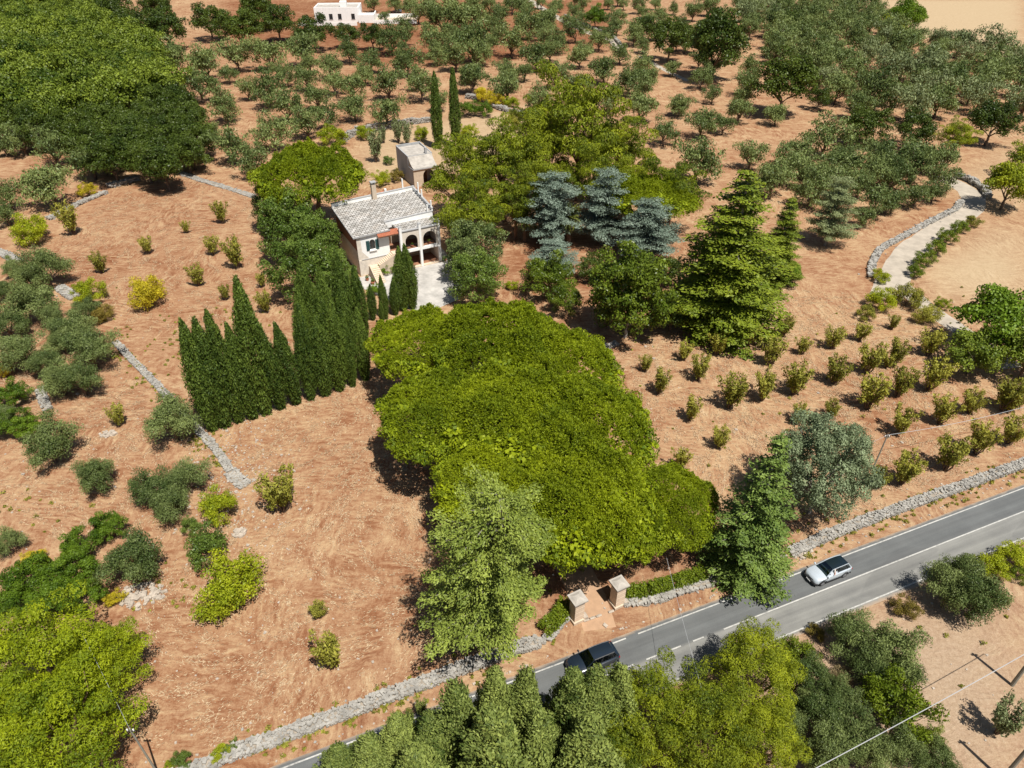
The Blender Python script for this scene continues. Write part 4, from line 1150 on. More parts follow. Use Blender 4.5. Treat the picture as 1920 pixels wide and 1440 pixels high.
# ------------------------------------------------------------------ gate
def pillar(px, py, label, rz):
    e = empty('gate_pillar', at(px, py), rz, label, 'pillar', 'gate pillars')
    def pp(name, mat, fn, **kw):
        m = MB(); fn(m); return m.build(name, mat, e, **kw)
    pp('base', 'plaster_beige', lambda m: m.box(-.62, .62, -.62, .62, 0, .35), bevel=.03)
    z = .353
    k = 0
    while z < 2.75:
        w = .50 + .006 * (k % 2)
        pp('block', 'stair_stone', lambda m: m.box(-w, w, -w, w, z, z + .292), bevel=.012)
        z += .3; k += 1
    pp('neck', 'plaster_beige', lambda m: m.box(-.42, .42, -.42, .42, z, z + .2))
    pp('capital', 'concrete', lambda m: (m.box(-.72, .72, -.72, .72, z + .203, z + .36), m.add([(-.55, -.55, z + .363), (.55, -.55, z + .363), (.55, .55, z + .363), (-.55, .55, z + .363), (-.2, -.2, z + .55), (.2, -.2, z + .55), (.2, .2, z + .55), (-.2, .2, z + .55)], [(4, 5, 6, 7), (0, 1, 5, 4), (1, 2, 6, 5), (2, 3, 7, 6), (3, 0, 4, 7)])))
    m = MB(); stone(m, (.75, -.35, .25), (.6, .45, .55), random.Random(3)); m.build('guard_stone', 'rubble', e)
pillar(1080, 1160, 'sunlit square stone gate pillar on the left of the drive', ROAD_A + .1)
pillar(1156, 1132, 'half shaded square stone gate pillar on the right of the drive', ROAD_A + .1)
m = MB(); a_, b_ = at(1092, 1166), at(1150, 1146)
kd = (b_ - a_).normalized()
for k in range(5):
    if k == 3: continue
    p = a_.lerp(b_, (k + .2) / 5); q = a_.lerp(b_, (k + 1.05) / 5)
    m.tube([p + Vector((0, 0, .05)), p.lerp(q, .5) + Vector((0, 0, .07)), q + Vector((0, 0, .05))], [.13, .15, .12], 6)
tag(m.build('threshold_kerb', 'rubble'), 'row of pale kerb stones between the gate pillars', 'kerb')

def hedge(pts, width, height, label, seed):
    g = [at(*q) for q in pts]
    e = empty('clipped_hedge', g[0], 0, label, 'hedge', 'hedges beside the gate')
    L = Leaves(seed); rnd = random.Random(seed); mb = MB()
    for a, b in zip(g[:-1], g[1:]):
        d = b - a; ln = d.length; d.normalize(); nn = Vector((-d.y, d.x, 0))
        for i in range(int(ln / .3)):
            for y in (-1, -.33, .33, 1):
                for zz in (.25, .6, .92):
                    if abs(y) < .5 and zz < .9: continue
                    p = a - g[0] + d * (i * .3 + rnd.uniform(0, .3)) + nn * y * (width / 2 - .2) + Vector((0, 0, zz * (height - .2)))
                    r = rnd.uniform(.22, .33)
                    L.clump(p, (r, r, r), 46, .13, 1.5, .4, 1.1)
            if i % 3 == 0:
                p = a - g[0] + d * i * .3
                mb.tube([p, p + Vector((0, 0, height * .8))], [.03, .015], 4)
    me = L.mesh('foliage'); me.materials.append(M['hedge']); obj('foliage', me, e)
    mb.build('stems', 'bark', e, kind='stuff')
hedge([(1062, 1135), (1056, 1150), (1040, 1172), (1015, 1192)], 1.5, 1.3, 'curved bright green hedge left of the gate pillars', 1)
hedge([(1172, 1118), (1215, 1112), (1260, 1100), (1322, 1080)], 1.4, 1.2, 'straight bright green hedge right of the gate pillars', 2)

# ------------------------------------------------------------------ utility poles and cables
def pole(px, py, h, r, label, lean=(0, 0), mat='pole_wood'):
    e = empty('utility_pole', at(px, py), 0, label, 'pole')
    m = MB(); m.tube([(0, 0, -.3), (lean[0] * .5, lean[1] * .5, h * .5), (lean[0], lean[1], h)], [r, r * .85, r * .7], 10)
    m.build('shaft', mat, e)
    m = MB(); m.box(lean[0] - .3, lean[0] + .3, lean[1] - .05, lean[1] + .05, h - .35, h - .25); m.build('bracket', 'iron', e)
    for s_ in (-1, 1):
        m = MB(); m.cyl((lean[0] + .22 * s_, lean[1]), .05, h - .248, h - .08, 8); m.build('insulator', 'whitewash', e)
    b = at(px, py)
    return Vector((b.x + lean[0], b.y + lean[1], h))
def cable(p0, p1, sag, r, label, mat='cable'):
    m = MB(); pts = []
    for i in range(25):
        f = i / 24; q = p0.lerp(p1, f); q.z -= sag * 4 * f * (1 - f); pts.append(q - p0)
    m.tube(pts, r, 5)
    o = m.build('overhead_cable', mat); o.location = p0
    tag(o, label, 'cable')
tp1 = pole(1637, 878, 4.6, .10, 'thin grey utility pole standing in the almond orchard', (.55, .6))
tp2 = pole(1897, 1285, 7.2, .17, 'weathered wooden utility pole at the lower right edge', (.25, .15))
tp3 = pole(1878, 1462, 7.0, .17, 'wooden utility pole at the bottom right corner', (.3, .2))
tp4 = pole(297, 1452, 6.6, .09, 'slim pale pole at the bottom left by the big pine shade', (-.2, .1))
cable(tp1, at(1960, 752, 5.2), .5, .024, 'pale overhead cable running right from the orchard pole')
cable(tp1, at(1450, 905, 4.2), .3, .014, 'thin overhead cable running left from the orchard pole')
cable(at(1500, 1456, 6.5), at(1985, 1190, 6.8), .35, .03, 'thick pale overhead cable above the lower right field')
cable(at(1250, 1046, 5.0), at(1318, 1300, 6.4), .2, .014, 'thin cable crossing above the road beside the gate')
cable(tp4, at(150, 1180, 7.0), .3, .012, 'thin cable rising from the bottom left pole to the big pine')

# ------------------------------------------------------------------ cars
def car_paint(name, c, flake=0.0):
    m, nt, b = new_mat(name)
    nt.links.new(ramp(nt, noise(nt, coords(nt), 1.5, 3), [(0.3, [x * .93 for x in c]), (0.7, c)]), b.inputs['Base Color'])
    b.inputs['Roughness'].default_value = 0.28
    b.inputs['Metallic'].default_value = flake
    b.inputs['Coat Weight'].default_value = 0.7
    b.inputs['Coat Roughness'].default_value = 0.05
    return m
M['car_white'] = car_paint('silver_white_car_paint', (0.50, 0.56, 0.61), .15)
M['car_navy'] = car_paint('dark_navy_car_paint', (0.012, 0.020, 0.032))
M['car_black'] = car_paint('black_roof_paint', (0.008, 0.016, 0.022))
M['car_mauve'] = car_paint('dull_mauve_car_paint', (0.25, 0.2, 0.22))
M['tyre'] = simple('tyre_rubber', (0.02, 0.02, 0.02), .85, .1, 4)
M['rim'] = simple('alloy_rim', (0.5, 0.5, 0.52), .3, .05, 4, metallic=.9)
M['trim'] = simple('black_plastic_trim', (0.022, 0.023, 0.025), .6, .1, 4)
M['lamp'] = simple('head_lamp_lens', (0.55, 0.58, 0.6), .1, .03, 4, spec=.6)
M['tail'] = simple('tail_lamp_lens', (0.3, 0.01, 0.01), .2, .03, 4, spec=.6)
M['seat'] = simple('dark_seat_fabric', (0.05, 0.048, 0.045), .9, .15, 6)
def glass_mat():
    m, nt, b = new_mat('tinted_car_glass')
    tr = nt.nodes.new('ShaderNodeBsdfTransparent'); tr.inputs[0].default_value = (0.22, 0.27, 0.27, 1)
    gl = nt.nodes.new('ShaderNodeBsdfGlossy'); gl.inputs['Roughness'].default_value = 0.03; gl.inputs[0].default_value = (0.85, 0.95, 1, 1)
    fr = nt.nodes.new('ShaderNodeFresnel'); fr.inputs[0].default_value = 1.5
    f = math_n(nt, 'ADD', math_n(nt, 'MULTIPLY', fr.outputs[0], 0.9), 0.08)
    mx = nt.nodes.new('ShaderNodeMixShader')
    nt.links.new(f, mx.inputs[0]); nt.links.new(tr.outputs[0], mx.inputs[1]); nt.links.new(gl.outputs[0], mx.inputs[2])
    nt.links.new(mx.outputs[0], nt.nodes['Material Output'].inputs[0])
    return m
M['car_glass'] = glass_mat()

def car(pos, heading, body, roof, label, open_window=False, L=4.5):
    """front towards -x; z up"""
    e = empty('car', pos, heading, label, 'car')
    k = L / 4.5
    def cp(name, mat, fn, parent=None, **kw):
        m = MB(); fn(m); return m.build(name, mat, parent or e, **kw)
    #        x     half-w  zlow  shoulder  top(centre)
    st = [(-2.25, .55, .32, .62, .70), (-2.18, .74, .26, .72, .82), (-2.0, .86, .24, .84, .93), (-1.6, .90, .24, .93, 1.00), (-1.0, .905, .24, .97, 1.05), (-.6, .91, .24, .98, 1.06),
          (.4, .915, .24, .99, 1.05), (1.2, .915, .24, 1.01, 1.06), (1.75, .90, .26, 1.03, 1.08), (2.1, .86, .30, 1.03, 1.08), (2.22, .76, .36, .98, 1.03), (2.25, .6, .42, .9, .95)]
    def bodyf(m):
        n = 11; vs = []; fs = []
        for x, w, zl, zs, zt in st:
            sec = [(-w * .86, zl), (-w * .99, zl + .16), (-w, (zl + zs) / 2), (-w * .985, zs), (-w * .86, zt - .012), (0, zt + .015), (w * .86, zt - .012), (w * .985, zs), (w, (zl + zs) / 2), (w * .99, zl + .16), (w * .86, zl)]
            vs += [(x * k, y, z) for y, z in sec]
        for i in range(len(st) - 1):
            for j in range(n):
                a = i * n + j; b = i * n + (j + 1) % n
                fs.append((a, a + n, b + n, b))
        fs.append(tuple(range(n))); fs.append(tuple(reversed(range((len(st) - 1) * n, len(st) * n))))
        m.add(vs, fs)
    bd = cp('body', body, bodyf, smooth=True)
    bd.modifiers.new('w', 'EDGE_SPLIT').split_angle = math.radians(40)
    # greenhouse corners: belt and roof
    B = {'fl': (-1.02, -.80, 1.03), 'fr': (-1.02, .80, 1.03), 'rl': (2.05, -.76, 1.07), 'rr': (2.05, .76, 1.07)}
    T = {'fl': (-.18, -.60, 1.575), 'fr': (-.18, .60, 1.575), 'rl': (1.72, -.58, 1.585), 'rr': (1.72, .58, 1.585)}
    def sc(p): return (p[0] * k, p[1], p[2])
    def roof_f(m):
        xs_ = [-.22, .1, .7, 1.3, 1.75]; zz = [1.575, 1.605, 1.62, 1.61, 1.58]; ww = [.61, .62, .62, .61, .58]
        vs = []
        for x, z, w in zip(xs_, zz, ww): vs += [(x * k, -w, z - .03), (x * k, -w * .8, z), (x * k, 0, z + .012), (x * k, w * .8, z), (x * k, w, z - .03)]
        vs2 = [(x, y, z - .05) for x, y, z in vs]
        fs = []
        for i in range(4):
            for j in range(4):
                a = i * 5 + j
                fs.append((a, a + 5, a + 6, a + 1)); fs.append((a + 20 + 5, a + 20, a + 21, a + 26 - 0))
        fs = [f for f in fs]
        m.add(vs, [f for f in fs if max(f) < 25])
        m.add(vs2, [(i * 5 + j + 5, i * 5 + j, i * 5 + j + 1, i * 5 + j + 6) for i in range(4) for j in range(4)])
    cp('roof', roof, roof_f, smooth=True)
    cp('windscreen', 'car_glass', lambda m: m.add([sc(B['fl']), sc(B['fr']), sc(T['fr']), sc(T['fl'])], [(0, 1, 2, 3)]))
    cp('rear_window', 'car_glass', lambda m: m.add([sc(B['rr']), sc(B['rl']), sc(T['rl']), sc(T['rr'])], [(0, 1, 2, 3)]))
    for s_, bn, tn in ((-1, 'l', 'l'), (1, 'r', 'r')):
        f, r_, tf, tr2 = [Vector(sc(q)) for q in (B['f' + bn], B['r' + bn], T['f' + tn], T['r' + tn])]
        mids = [0.0, 0.47, 0.86, 1.0]
        for i in range(3):
            if open_window and s_ == -1 and i == 0: continue
            a, b = mids[i] + .02, mids[i + 1] - .02
            cp('side_window', 'car_glass', lambda m: m.add([f.lerp(r_, a), f.lerp(r_, b), tf.lerp(tr2, b), tf.lerp(tr2, a)], [(0, 1, 2, 3)]))
        for i, w in ((0, .035), (1, .03), (2, .04), (3, .05)):
            g = mids[i]
            cp('window_pillar', body if i in (0, 3) else 'trim', lambda m: m.tube([f.lerp(r_, g), tf.lerp(tr2, g)], w, 6))
        cp('roof_rail', body if roof == 'car_black' else 'rim', lambda m: m.tube([tf + Vector((0, s_ * .015, .0)), tf.lerp(tr2, .3) + Vector((0, s_ * .03, .04)), tf.lerp(tr2, .7) + Vector((0, s_ * .03, .04)), tr2], .035, 6))
        mr = cp('wing_mirror', 'trim' if body == 'car_navy' else body, lambda m: m.tube([(-.95 * k, s_ * .86, 1.1), (-.93 * k, s_ * 1.02, 1.13), (-.9 * k, s_ * 1.08, 1.13)], [.05, .1, .07], 8), smooth=True)
        cp('headlight', 'lamp', lambda m: m.add([(-2.19 * k, s_ * .48, .72), (-2.03 * k, s_ * .83, .80), (-1.82 * k, s_ * .895, .89), (-2.12 * k, s_ * .5, .815)], [(0, 1, 2, 3), (3, 2, 1, 0)]))
        cp('tail_light', 'tail', lambda m: m.box(2.08 * k, 2.2 * k, min(s_ * .62, s_ * .87), max(s_ * .62, s_ * .87), .86, 1.0))
        cp('sill_trim', 'trim', lambda m: m.box(-1.0 * k, 1.0 * k, min(s_ * .86, s_ * .935), max(s_ * .86, s_ * .935), .2, .42))
        for x in (-1.38, 1.36):
            cp('wheel_arch', 'trim', lambda m: m.tube([(x * k + .44 * math.cos(t * math.pi / 8), s_ * .89, .33 + .44 * math.sin(t * math.pi / 8)) for t in range(9)], .055, 6))
            def wf(m):
                m.tube([(x * k, s_ * .70, .33), (x * k, s_ * .72, .33), (x * k, s_ * .91, .33), (x * k, s_ * .93, .33)], [.28, .335, .335, .29], 18)
            w_ = cp('wheel', 'tyre', wf)
            cp('rim', 'rim', lambda m: m.tube([(x * k, s_ * .925, .33), (x * k, s_ * .945, .33)], [.22, .2], 14), w_)
    cp('front_bumper', 'trim', lambda m: m.tube([(-1.98 * k, -.88, .42), (-2.2 * k, -.7, .44), (-2.27 * k, 0, .45), (-2.2 * k, .7, .44), (-1.98 * k, .88, .42)], .13, 8))
    cp('grille', 'trim', lambda m: m.tube([(-2.17 * k, -.52, .70), (-2.25 * k, 0, .70), (-2.17 * k, .52, .70)], .06, 6))
    cp('number_plate', 'whitewash', lambda m: m.box(-2.44 * k, -2.415 * k, -.26, .26, .42, .53))
    cp('rear_bumper', 'trim', lambda m: m.tube([(2.0 * k, -.86, .45), (2.2 * k, -.66, .46), (2.27 * k, 0, .46), (2.2 * k, .66, .46), (2.0 * k, .86, .45)], .12, 8))
    for s_ in (-1, 1):
        cp('seat', 'seat', lambda m: (m.box(.35 * k, .52 * k, s_ * .38 - .24, s_ * .38 + .24, 1.07, 1.42), m.box(.38 * k, .48 * k, s_ * .38 - .12, s_ * .38 + .12, 1.423, 1.52)))
    cp('dashboard', 'trim', lambda m: m.box(-.72 * k, -.45 * k, -.72, .72, 1.065, 1.13))
    return e

rd = lambda x, y, z=0.02: Vector((rc.x + x * math.cos(ROAD_A) - y * math.sin(ROAD_A), rc.y + x * math.sin(ROAD_A) + y * math.cos(ROAD_A), z))
c1 = at(1553, 1082)
x1 = road_x(1553, 1082)
CAR1 = rd(x1, 1.35)
car(CAR1, ROAD_A, 'car_white', 'car_black', 'silver white car with black glass roof driving on the road', True)
x2 = road_x(1112, 1248)
car(rd(x2, 1.45), ROAD_A + .01, 'car_navy', 'car_navy', 'dark navy car half hidden behind roadside conifers', False, 4.6)
pm_ = at(746, 24)
car(pm_, -.5, 'car_mauve', 'car_mauve', 'small mauve car parked beside the white house at the top', False, 4.1)

def skinned(name, pts, edges, radii, mat, parent):
    me = bpy.data.meshes.new(name)
    me.from_pydata([Vector(p) for p in pts], edges, [])
    me.materials.append(M[mat])
    o = obj(name, me, parent)
    sk = o.modifiers.new('skin', 'SKIN')
    for i, r in enumerate(radii): me.skin_vertices[0].data[i].radius = (r, r)
    me.skin_vertices[0].data[0].use_root = True
    o.modifiers.new('sub', 'SUBSURF').levels = 1
    o.modifiers['sub'].render_levels = 2
    return o
M['skin'] = simple('skin', (0.45, 0.26, 0.18), .6, .06, 5)
M['shirt'] = simple('pale_shirt', (0.5, 0.47, 0.42), .85, .1, 8)
M['hair'] = simple('dark_hair', (0.03, 0.02, 0.015), .7, .2, 12)
def driver():
    e = empty('person', CAR1, ROAD_A, 'driver in a pale shirt resting an arm out of the white car window', 'person')
    s = -.38     # driver's seat, by the middle of the road
    skinned('body', [(.25, s, 1.06), (.28, s, 1.22), (.27, s, 1.36), (.24, s, 1.43), (.22, s, 1.50), (.14, s - .17, 1.34), (.0, s - .40, 1.16), (-.06, s - .50, 1.14), (-.16, s - .54, 1.13), (-.22, s - .545, 1.12), (.12, s + .17, 1.33), (-.06, s + .2, 1.14), (-.3, s + .16, 1.2),
                     (-.24, s - .52, 1.115), (-.235, s - .565, 1.12), (-.19, s - .51, 1.125), (-.36, s + .15, 1.22)],
            [(0, 1), (1, 2), (2, 3), (3, 4), (2, 5), (5, 6), (6, 7), (7, 8), (8, 9), (2, 10), (10, 11), (11, 12), (9, 13), (9, 14), (8, 15), (12, 16)],
            [.16, .17, .14, .055, .095, .065, .05, .045, .036, .03, .06, .045, .035, .012, .012, .012, .03], 'skin', e)
    skinned('shirt', [(.25, s, 1.05), (.28, s, 1.22), (.27, s, 1.36), (.14, s - .17, 1.34), (.05, s - .32, 1.22), (.12, s + .17, 1.33), (.03, s + .19, 1.23)], [(0, 1), (1, 2), (2, 3), (3, 4), (2, 5), (5, 6)], [.18, .185, .15, .085, .07, .08, .065], 'shirt', e)
    skinned('hair', [(.27, s, 1.52), (.22, s, 1.56), (.17, s, 1.545)], [(0, 1), (1, 2)], [.075, .07, .05], 'hair', e)
driver()

# ------------------------------------------------------------------ vegetation
def z3(ox, oy, rows): return [(ox + x / 3, oy + y / 3, w / 3) for x, y, w in rows]
LAND += [('the white house', 665, 30), ('the pair of tall cypresses', 834, 190), ('the small grey outbuilding', 772, 300), ('the dark oak wood', 330, 240), ('the flat topped pine behind the villa', 585, 325),
         ('the bright green tree near the lane', 1117, 32), ('the round black-green oak', 1475, 155), ('the dark oak left of it all', 1345, 90), ('the yellow pine', 1797, 253), ('the farm track bend', 1820, 370),
         ('the tall fir', 1335, 460), ('the big clumpy pine', 1105, 245), ('the yellow garden bush', 273, 546), ('the end of the cypress row', 360, 720), ('the lower left big pine', 110, 1290),
         ('the silver car', 1553, 1070), ('the wooden pole at right', 1905, 1270), ('the grey cypress', 1547, 870), ('the orchard pole', 1645, 855), ('the big oak at right edge', 1860, 620), ('the lime tree by the beige field', 1700, 35),
         ('the stone wall at left', 150, 385)]
LAND = [l for l in LAND if 'left of it all' not in l[0]] + [('the dark oak by the upper lane', 1345, 90), ('the middle of the top edge', 960, 5), ('the right edge of the grove', 1900, 150), ('the terrace wall', 690, 245), ('the magnolia', 1180, 560)]

# umbrella pines along the drive
big = [(800, 640, 200, 'umbrella pine at the upper left of the big pine mass'), (935, 640, 250, 'umbrella pine at the top of the big pine mass nearest the villa yard'), (1040, 680, 230, 'umbrella pine at the upper right of the big pine mass'),
       (830, 760, 240, 'umbrella pine with ragged edge at the left of the big pine mass'), (960, 775, 270, 'umbrella pine in the middle of the big pine mass'), (1095, 800, 270, 'umbrella pine at the right shoulder of the big pine mass'),
       (940, 890, 240, 'umbrella pine behind the pale cedar in the pine mass'), (1085, 925, 290, 'large umbrella pine near the gate in the pine mass'), (1252, 938, 185, 'yellowish umbrella pine at the lower right tip of the pine mass'),
       (1160, 965, 190, 'umbrella pine overhanging the right gate pillar')]
for px, py, w, lb in big: plant('stone_pine', px, py, w * 1.06, lb, group='umbrella pines along the drive', hs=1.1)
plant('stone_pine', 582, 325, 212, 'flat topped umbrella pine behind the villa')
plant('stone_pine', 1215, 365, 175, 'umbrella pine behind the blue cedars', hs=.9)
plant('aleppo_dense', 60, 1250, 260, 'yellow green pine at the left edge above the bottom corner', mat='stone_pine', hs=.9)
plant('aleppo_dense', 170, 1255, 190, 'yellow green pine with lobed right edge casting shade on the field', mat='stone_pine', hs=.85)
plant('aleppo_dense', 120, 1370, 260, 'largest yellow green pine at the lower left', mat='stone_pine', hs=.9)
plant('aleppo_dense', -20, 1400, 220, 'yellow green pine cut by the bottom left corner', mat='stone_pine', hs=.9)
for px, py, w, lb in ((868, 335, 165, 'yellow green pine right of the small outbuilding'), (945, 305, 165, 'olive toned pine standing behind the villa garden pines'), (885, 398, 140, 'low dense pine right of the villa'),
                      (1085, 235, 205, 'tall clumpy pine with dark gaps behind the garden'), (1155, 275, 150, 'right hand half of the clumpy garden pines'), (1030, 310, 135, 'shaded pine between the two garden pine groups'), (1005, 255, 110, 'small bright pine left of the clumpy pine'),
                      (1105, 335, 135, 'brownish lower pine in front of the clumpy pine'), (1260, 355, 130, 'dull yellow pine right of the clumpy pines'), (965, 375, 120, 'shaded pine between villa pines and palms'), (1180, 345, 110, 'yellow green pine just behind the blue cedars')):
    plant('aleppo', px, py, w, lb, group='pines of the villa garden', hs=1.15)
plant('aleppo', 1797, 253, 72, 'lone yellowish pine among dark oaks at right')
for px, py, w, lb in ((1215, 1345, 190, 'yellow green pine at the bottom centre right of the conifers'), (1330, 1370, 190, 'yellow green pine at the bottom right of the conifers'), (1415, 1265, 170, 'tall bright pine beside the road at the bottom'), (1430, 1400, 150, 'yellow green pine cut by the bottom edge'), (1130, 1410, 150, 'dull pine among the conifers at the bottom edge')):
    plant('aleppo_dense', px, py, w * 1.08, lb, group='pines on the near roadside', hs=1.05, mat='aleppo')

# cypress row: along the field then turning up to the yard
row = [(402, 806, 588), (424, 799, 594), (450, 790, 566), (474, 784, 612), (500, 775, 534), (528, 766, 588), (556, 757, 600), (584, 749, 575), (612, 741, 592), (638, 732, 560), (662, 724, 590), (686, 712, 580)]
for i, (bx, by, ty) in enumerate(row):
    plant_base('cypress', bx, by, ty, '%s cypress from the left in the front line of the dark row' % ('first second third fourth fifth sixth seventh eighth ninth tenth eleventh twelfth'.split()[i]), rs=(.86, 1.0, .8, 1.06, .92)[i % 5], group='cypress row by the field', var=i % 3)
row2 = [(592, 680, 492), (628, 668, 505), (658, 650, 470), (684, 640, 500), (616, 700, 530), (575, 700, 545), (655, 690, 530)]
for i, (bx, by, ty) in enumerate(row2):
    plant_base('cypress', bx, by, ty, '%s tall cypress from the left behind the dark row' % ('fourth fifth sixth seventh third second'.split() + ['last'])[i] if i < 6 else 'bushy cypress closing the gap behind the dark row', rs=.9, group='cypresses behind the row', var=i % 3)
for bx, by, ty, rs, lb in ((700, 600, 535, 1.1, 'slim cypress right of the villa stairs path'), (724, 598, 520, .95, 'very slim cypress in the middle of the villa yard'), (742, 590, 520, 1.2, 'short cypress left of the yard pair'), (757, 582, 458, 1.05, 'left cypress of the pair before the loggia'), (774, 578, 456, 1.1, 'right cypress of the pair before the loggia'), (718, 610, 560, .9, 'small cypress at the near end of the yard')):
    plant_base('cypress', bx, by, ty, lb, rs=rs)
plant_base('cypress_slim', 822, 278, 128, 'left column cypress of the tall pair behind the villa', rs=1.0, var=0)
plant_base('cypress_slim', 855, 275, 130, 'right column cypress of the tall pair behind the villa', rs=1.0, var=1)

# garden trees round the villa
for px, py, w, lb in ((545, 425, 115, 'dense dark laurel left of the villa roof'), (582, 448, 100, 'tall dense laurel against the villa side wall'), (565, 505, 120, 'dense laurel with a dark hollow below the others left of the villa'), (632, 510, 74, 'narrow dense laurel at the villa front corner'), (515, 390, 80, 'dark laurel at the field edge behind the villa'), (625, 545, 75, 'dark laurel in front of the villa corner')):
    plant('laurel', px, py, w, lb, group='laurels left of the villa', hs=1.1)
plant('laurel', 888, 470, 108, 'rounded grey green tree right of the villa', hs=1.1, mat='olive')
plant('laurel', 895, 520, 100, 'lower rounded tree right of the villa yard', hs=1.0)
plant('magnolia', 1180, 548, 150, 'big glossy dark magnolia beside the orchard')
plant('broad', 1025, 520, 95, 'glossy green shrub tree above the big pine mass', mat='magnolia')
plant('broad', 1062, 560, 75, 'small broadleaf tree left of the magnolia', mat='magnolia')
plant('cedar_blue', 1035, 405, 140, 'pale blue green cedar behind the palms', hs=.85)
plant('cedar_blue', 1035, 490, 115, 'low blue green cedar below the taller one', hs=.55)
plant('cedar_blue', 1132, 405, 135, 'grey blue cedar in the middle of the garden', hs=.9)
plant('cedar_blue', 1212, 442, 145, 'palest blue cedar left of the tall fir', hs=.75)
plant_base('fir', 1345, 615, 308, 'tall tiered yellow green fir at the right of the garden', rs=1.5, var=0)
for px, py, w, lb in ((1262, 590, 70, 'dark evergreen between magnolia and fir'), (1290, 545, 60, 'shaded evergreen against the fir'), (1415, 575, 70, 'dark evergreen at the right foot of the fir'), (1240, 505, 70, 'dark evergreen behind the magnolia'), (1110, 500, 60, 'shaded evergreen in the middle of the garden')):
    plant('holm', px, py, w, lb)
plant_base('fir', 1448, 530, 362, 'slim fir right of the tallest fir', rs=1.05, var=1)
plant('cedar_blue', 1560, 410, 105, 'sparse grey green cedar left of the farm track', mat='olive_dusty', hs=1.1)
plant('palm', 985, 405, 70, 'palm tree at the left of the blue green cedar')
plant('palm', 1068, 408, 75, 'palm tree half hidden behind the blue green cedar')
plant('broad', 1470, 505, 62, 'bright green tree at the foot of the slim fir')
ce = plant_base('cedar', 943, 1214, 935, 'broad pale green cedar with grey trunk above the roadside wall', rs=1.0, rz=0.0)
plant_base('cedar_cone', 1392, 1072, 812, 'conical green cedar beside the road', rs=1.2)
plant('grey_cypress', 1547, 872, 182, 'broad grey green cypress with forked trunk in the orchard corner')

# oaks of the wood, upper left
def scatter(poly_px, z, dmin, seed, nmax=200):
    rnd = random.Random(seed)
    poly = [(at(x, y, z).x, at(x, y, z).y) for x, y in poly_px]
    xs_ = [p[0] for p in poly]; ys_ = [p[1] for p in poly]
    out = []
    for _ in range(9000):
        x, y = rnd.uniform(min(xs_), max(xs_)), rnd.uniform(min(ys_), max(ys_))
        if all((x - q[0]) ** 2 + (y - q[1]) ** 2 > dmin ** 2 for q in out) and in_poly(np.array([x]), np.array([y]), poly)[0]: out.append((x, y))
        if len(out) >= nmax: break
    return out
for x, y in scatter([(-60, 10), (110, 12), (190, 30), (250, 85), (300, 130), (330, 160), (240, 200), (130, 215), (0, 225), (-60, 230)], 6, 9.2, 3):
    plant('oak', 0, 0, label='mid green oak in the dense wood at the upper left', group='oaks of the upper left wood', pos=Vector((x, y, 0)), s=random.uniform(1.35, 1.8))
for x, y in scatter([(110, 212), (240, 195), (330, 160), (375, 225), (375, 265), (300, 320), (230, 320), (190, 300), (130, 250), (20, 240), (0, 215)], 5, 6.6, 4):
    plant('holm', 0, 0, label='dark holm oak at the near edge of the upper left wood', group='holm oaks at the edge of the wood', pos=Vector((x, y, 0)), s=random.uniform(.95, 1.25))
dark = z3(0, 0, [(750, 160, 190), (930, 150, 210), (1170, 110, 190), (1340, 150, 200), (1560, 120, 190), (1440, 60, 160), (1760, 170, 190), (880, 40, 150), (650, 60, 170), (500, 30, 180)]) + z3(640, 0, [(30, 190, 120), (170, 200, 135), (1850, 220, 200), (1700, 150, 130)])
for px, py, w in dark: plant('holm', px, py, w * 1.2, group='dark oaks along the top', desc='dark green oak')
for px, py, w, lb in ((1343, 85, 115, 'large dark oak above the fir among the olives'), (1288, 70, 60, 'dark oak left of the large one above the fir'), (1475, 155, 112, 'round black green oak standing alone in the grove'), (1490, 42, 55, 'small dark oak near the top right'), (1863, 227, 84, 'dark round oak near the right edge'), (1632, 232, 80, 'dull dark oak in the middle right grove'), (1717, 240, 84, 'dark oak left of the lone yellow pine'), (1600, 258, 42, 'small shaded oak above the track olives'), (1537, 183, 48, 'small dark oak beside the round black green oak')):
    plant('holm', px, py, w, lb)
plant('oak', 1895, 345, 95, 'yellowish oak beside the farm track bend', mat='aleppo')
plant('oak', 1925, 300, 70, 'yellowish oak cut by the right edge above the track', mat='aleppo')
plant('broad', 1705, 32, 75, 'lime green tree at the edge of the beige field', mat='broad', hs=1.1)
plant('broad', 1668, 50, 55, 'lime green bush tree left of the beige field', mat='lime')
plant('broad', 1117, 32, 42, 'bright green tree beside the lane at the top')
plant('oak', 1870, 600, 150, 'big mid green oak at the right edge', mat='broad')
plant('oak', 1835, 655, 110, 'front part of the right edge oaks shading the orchard', mat='oak')
plant('oak', 1935, 660, 120, 'oak cut by the right edge below the big one')

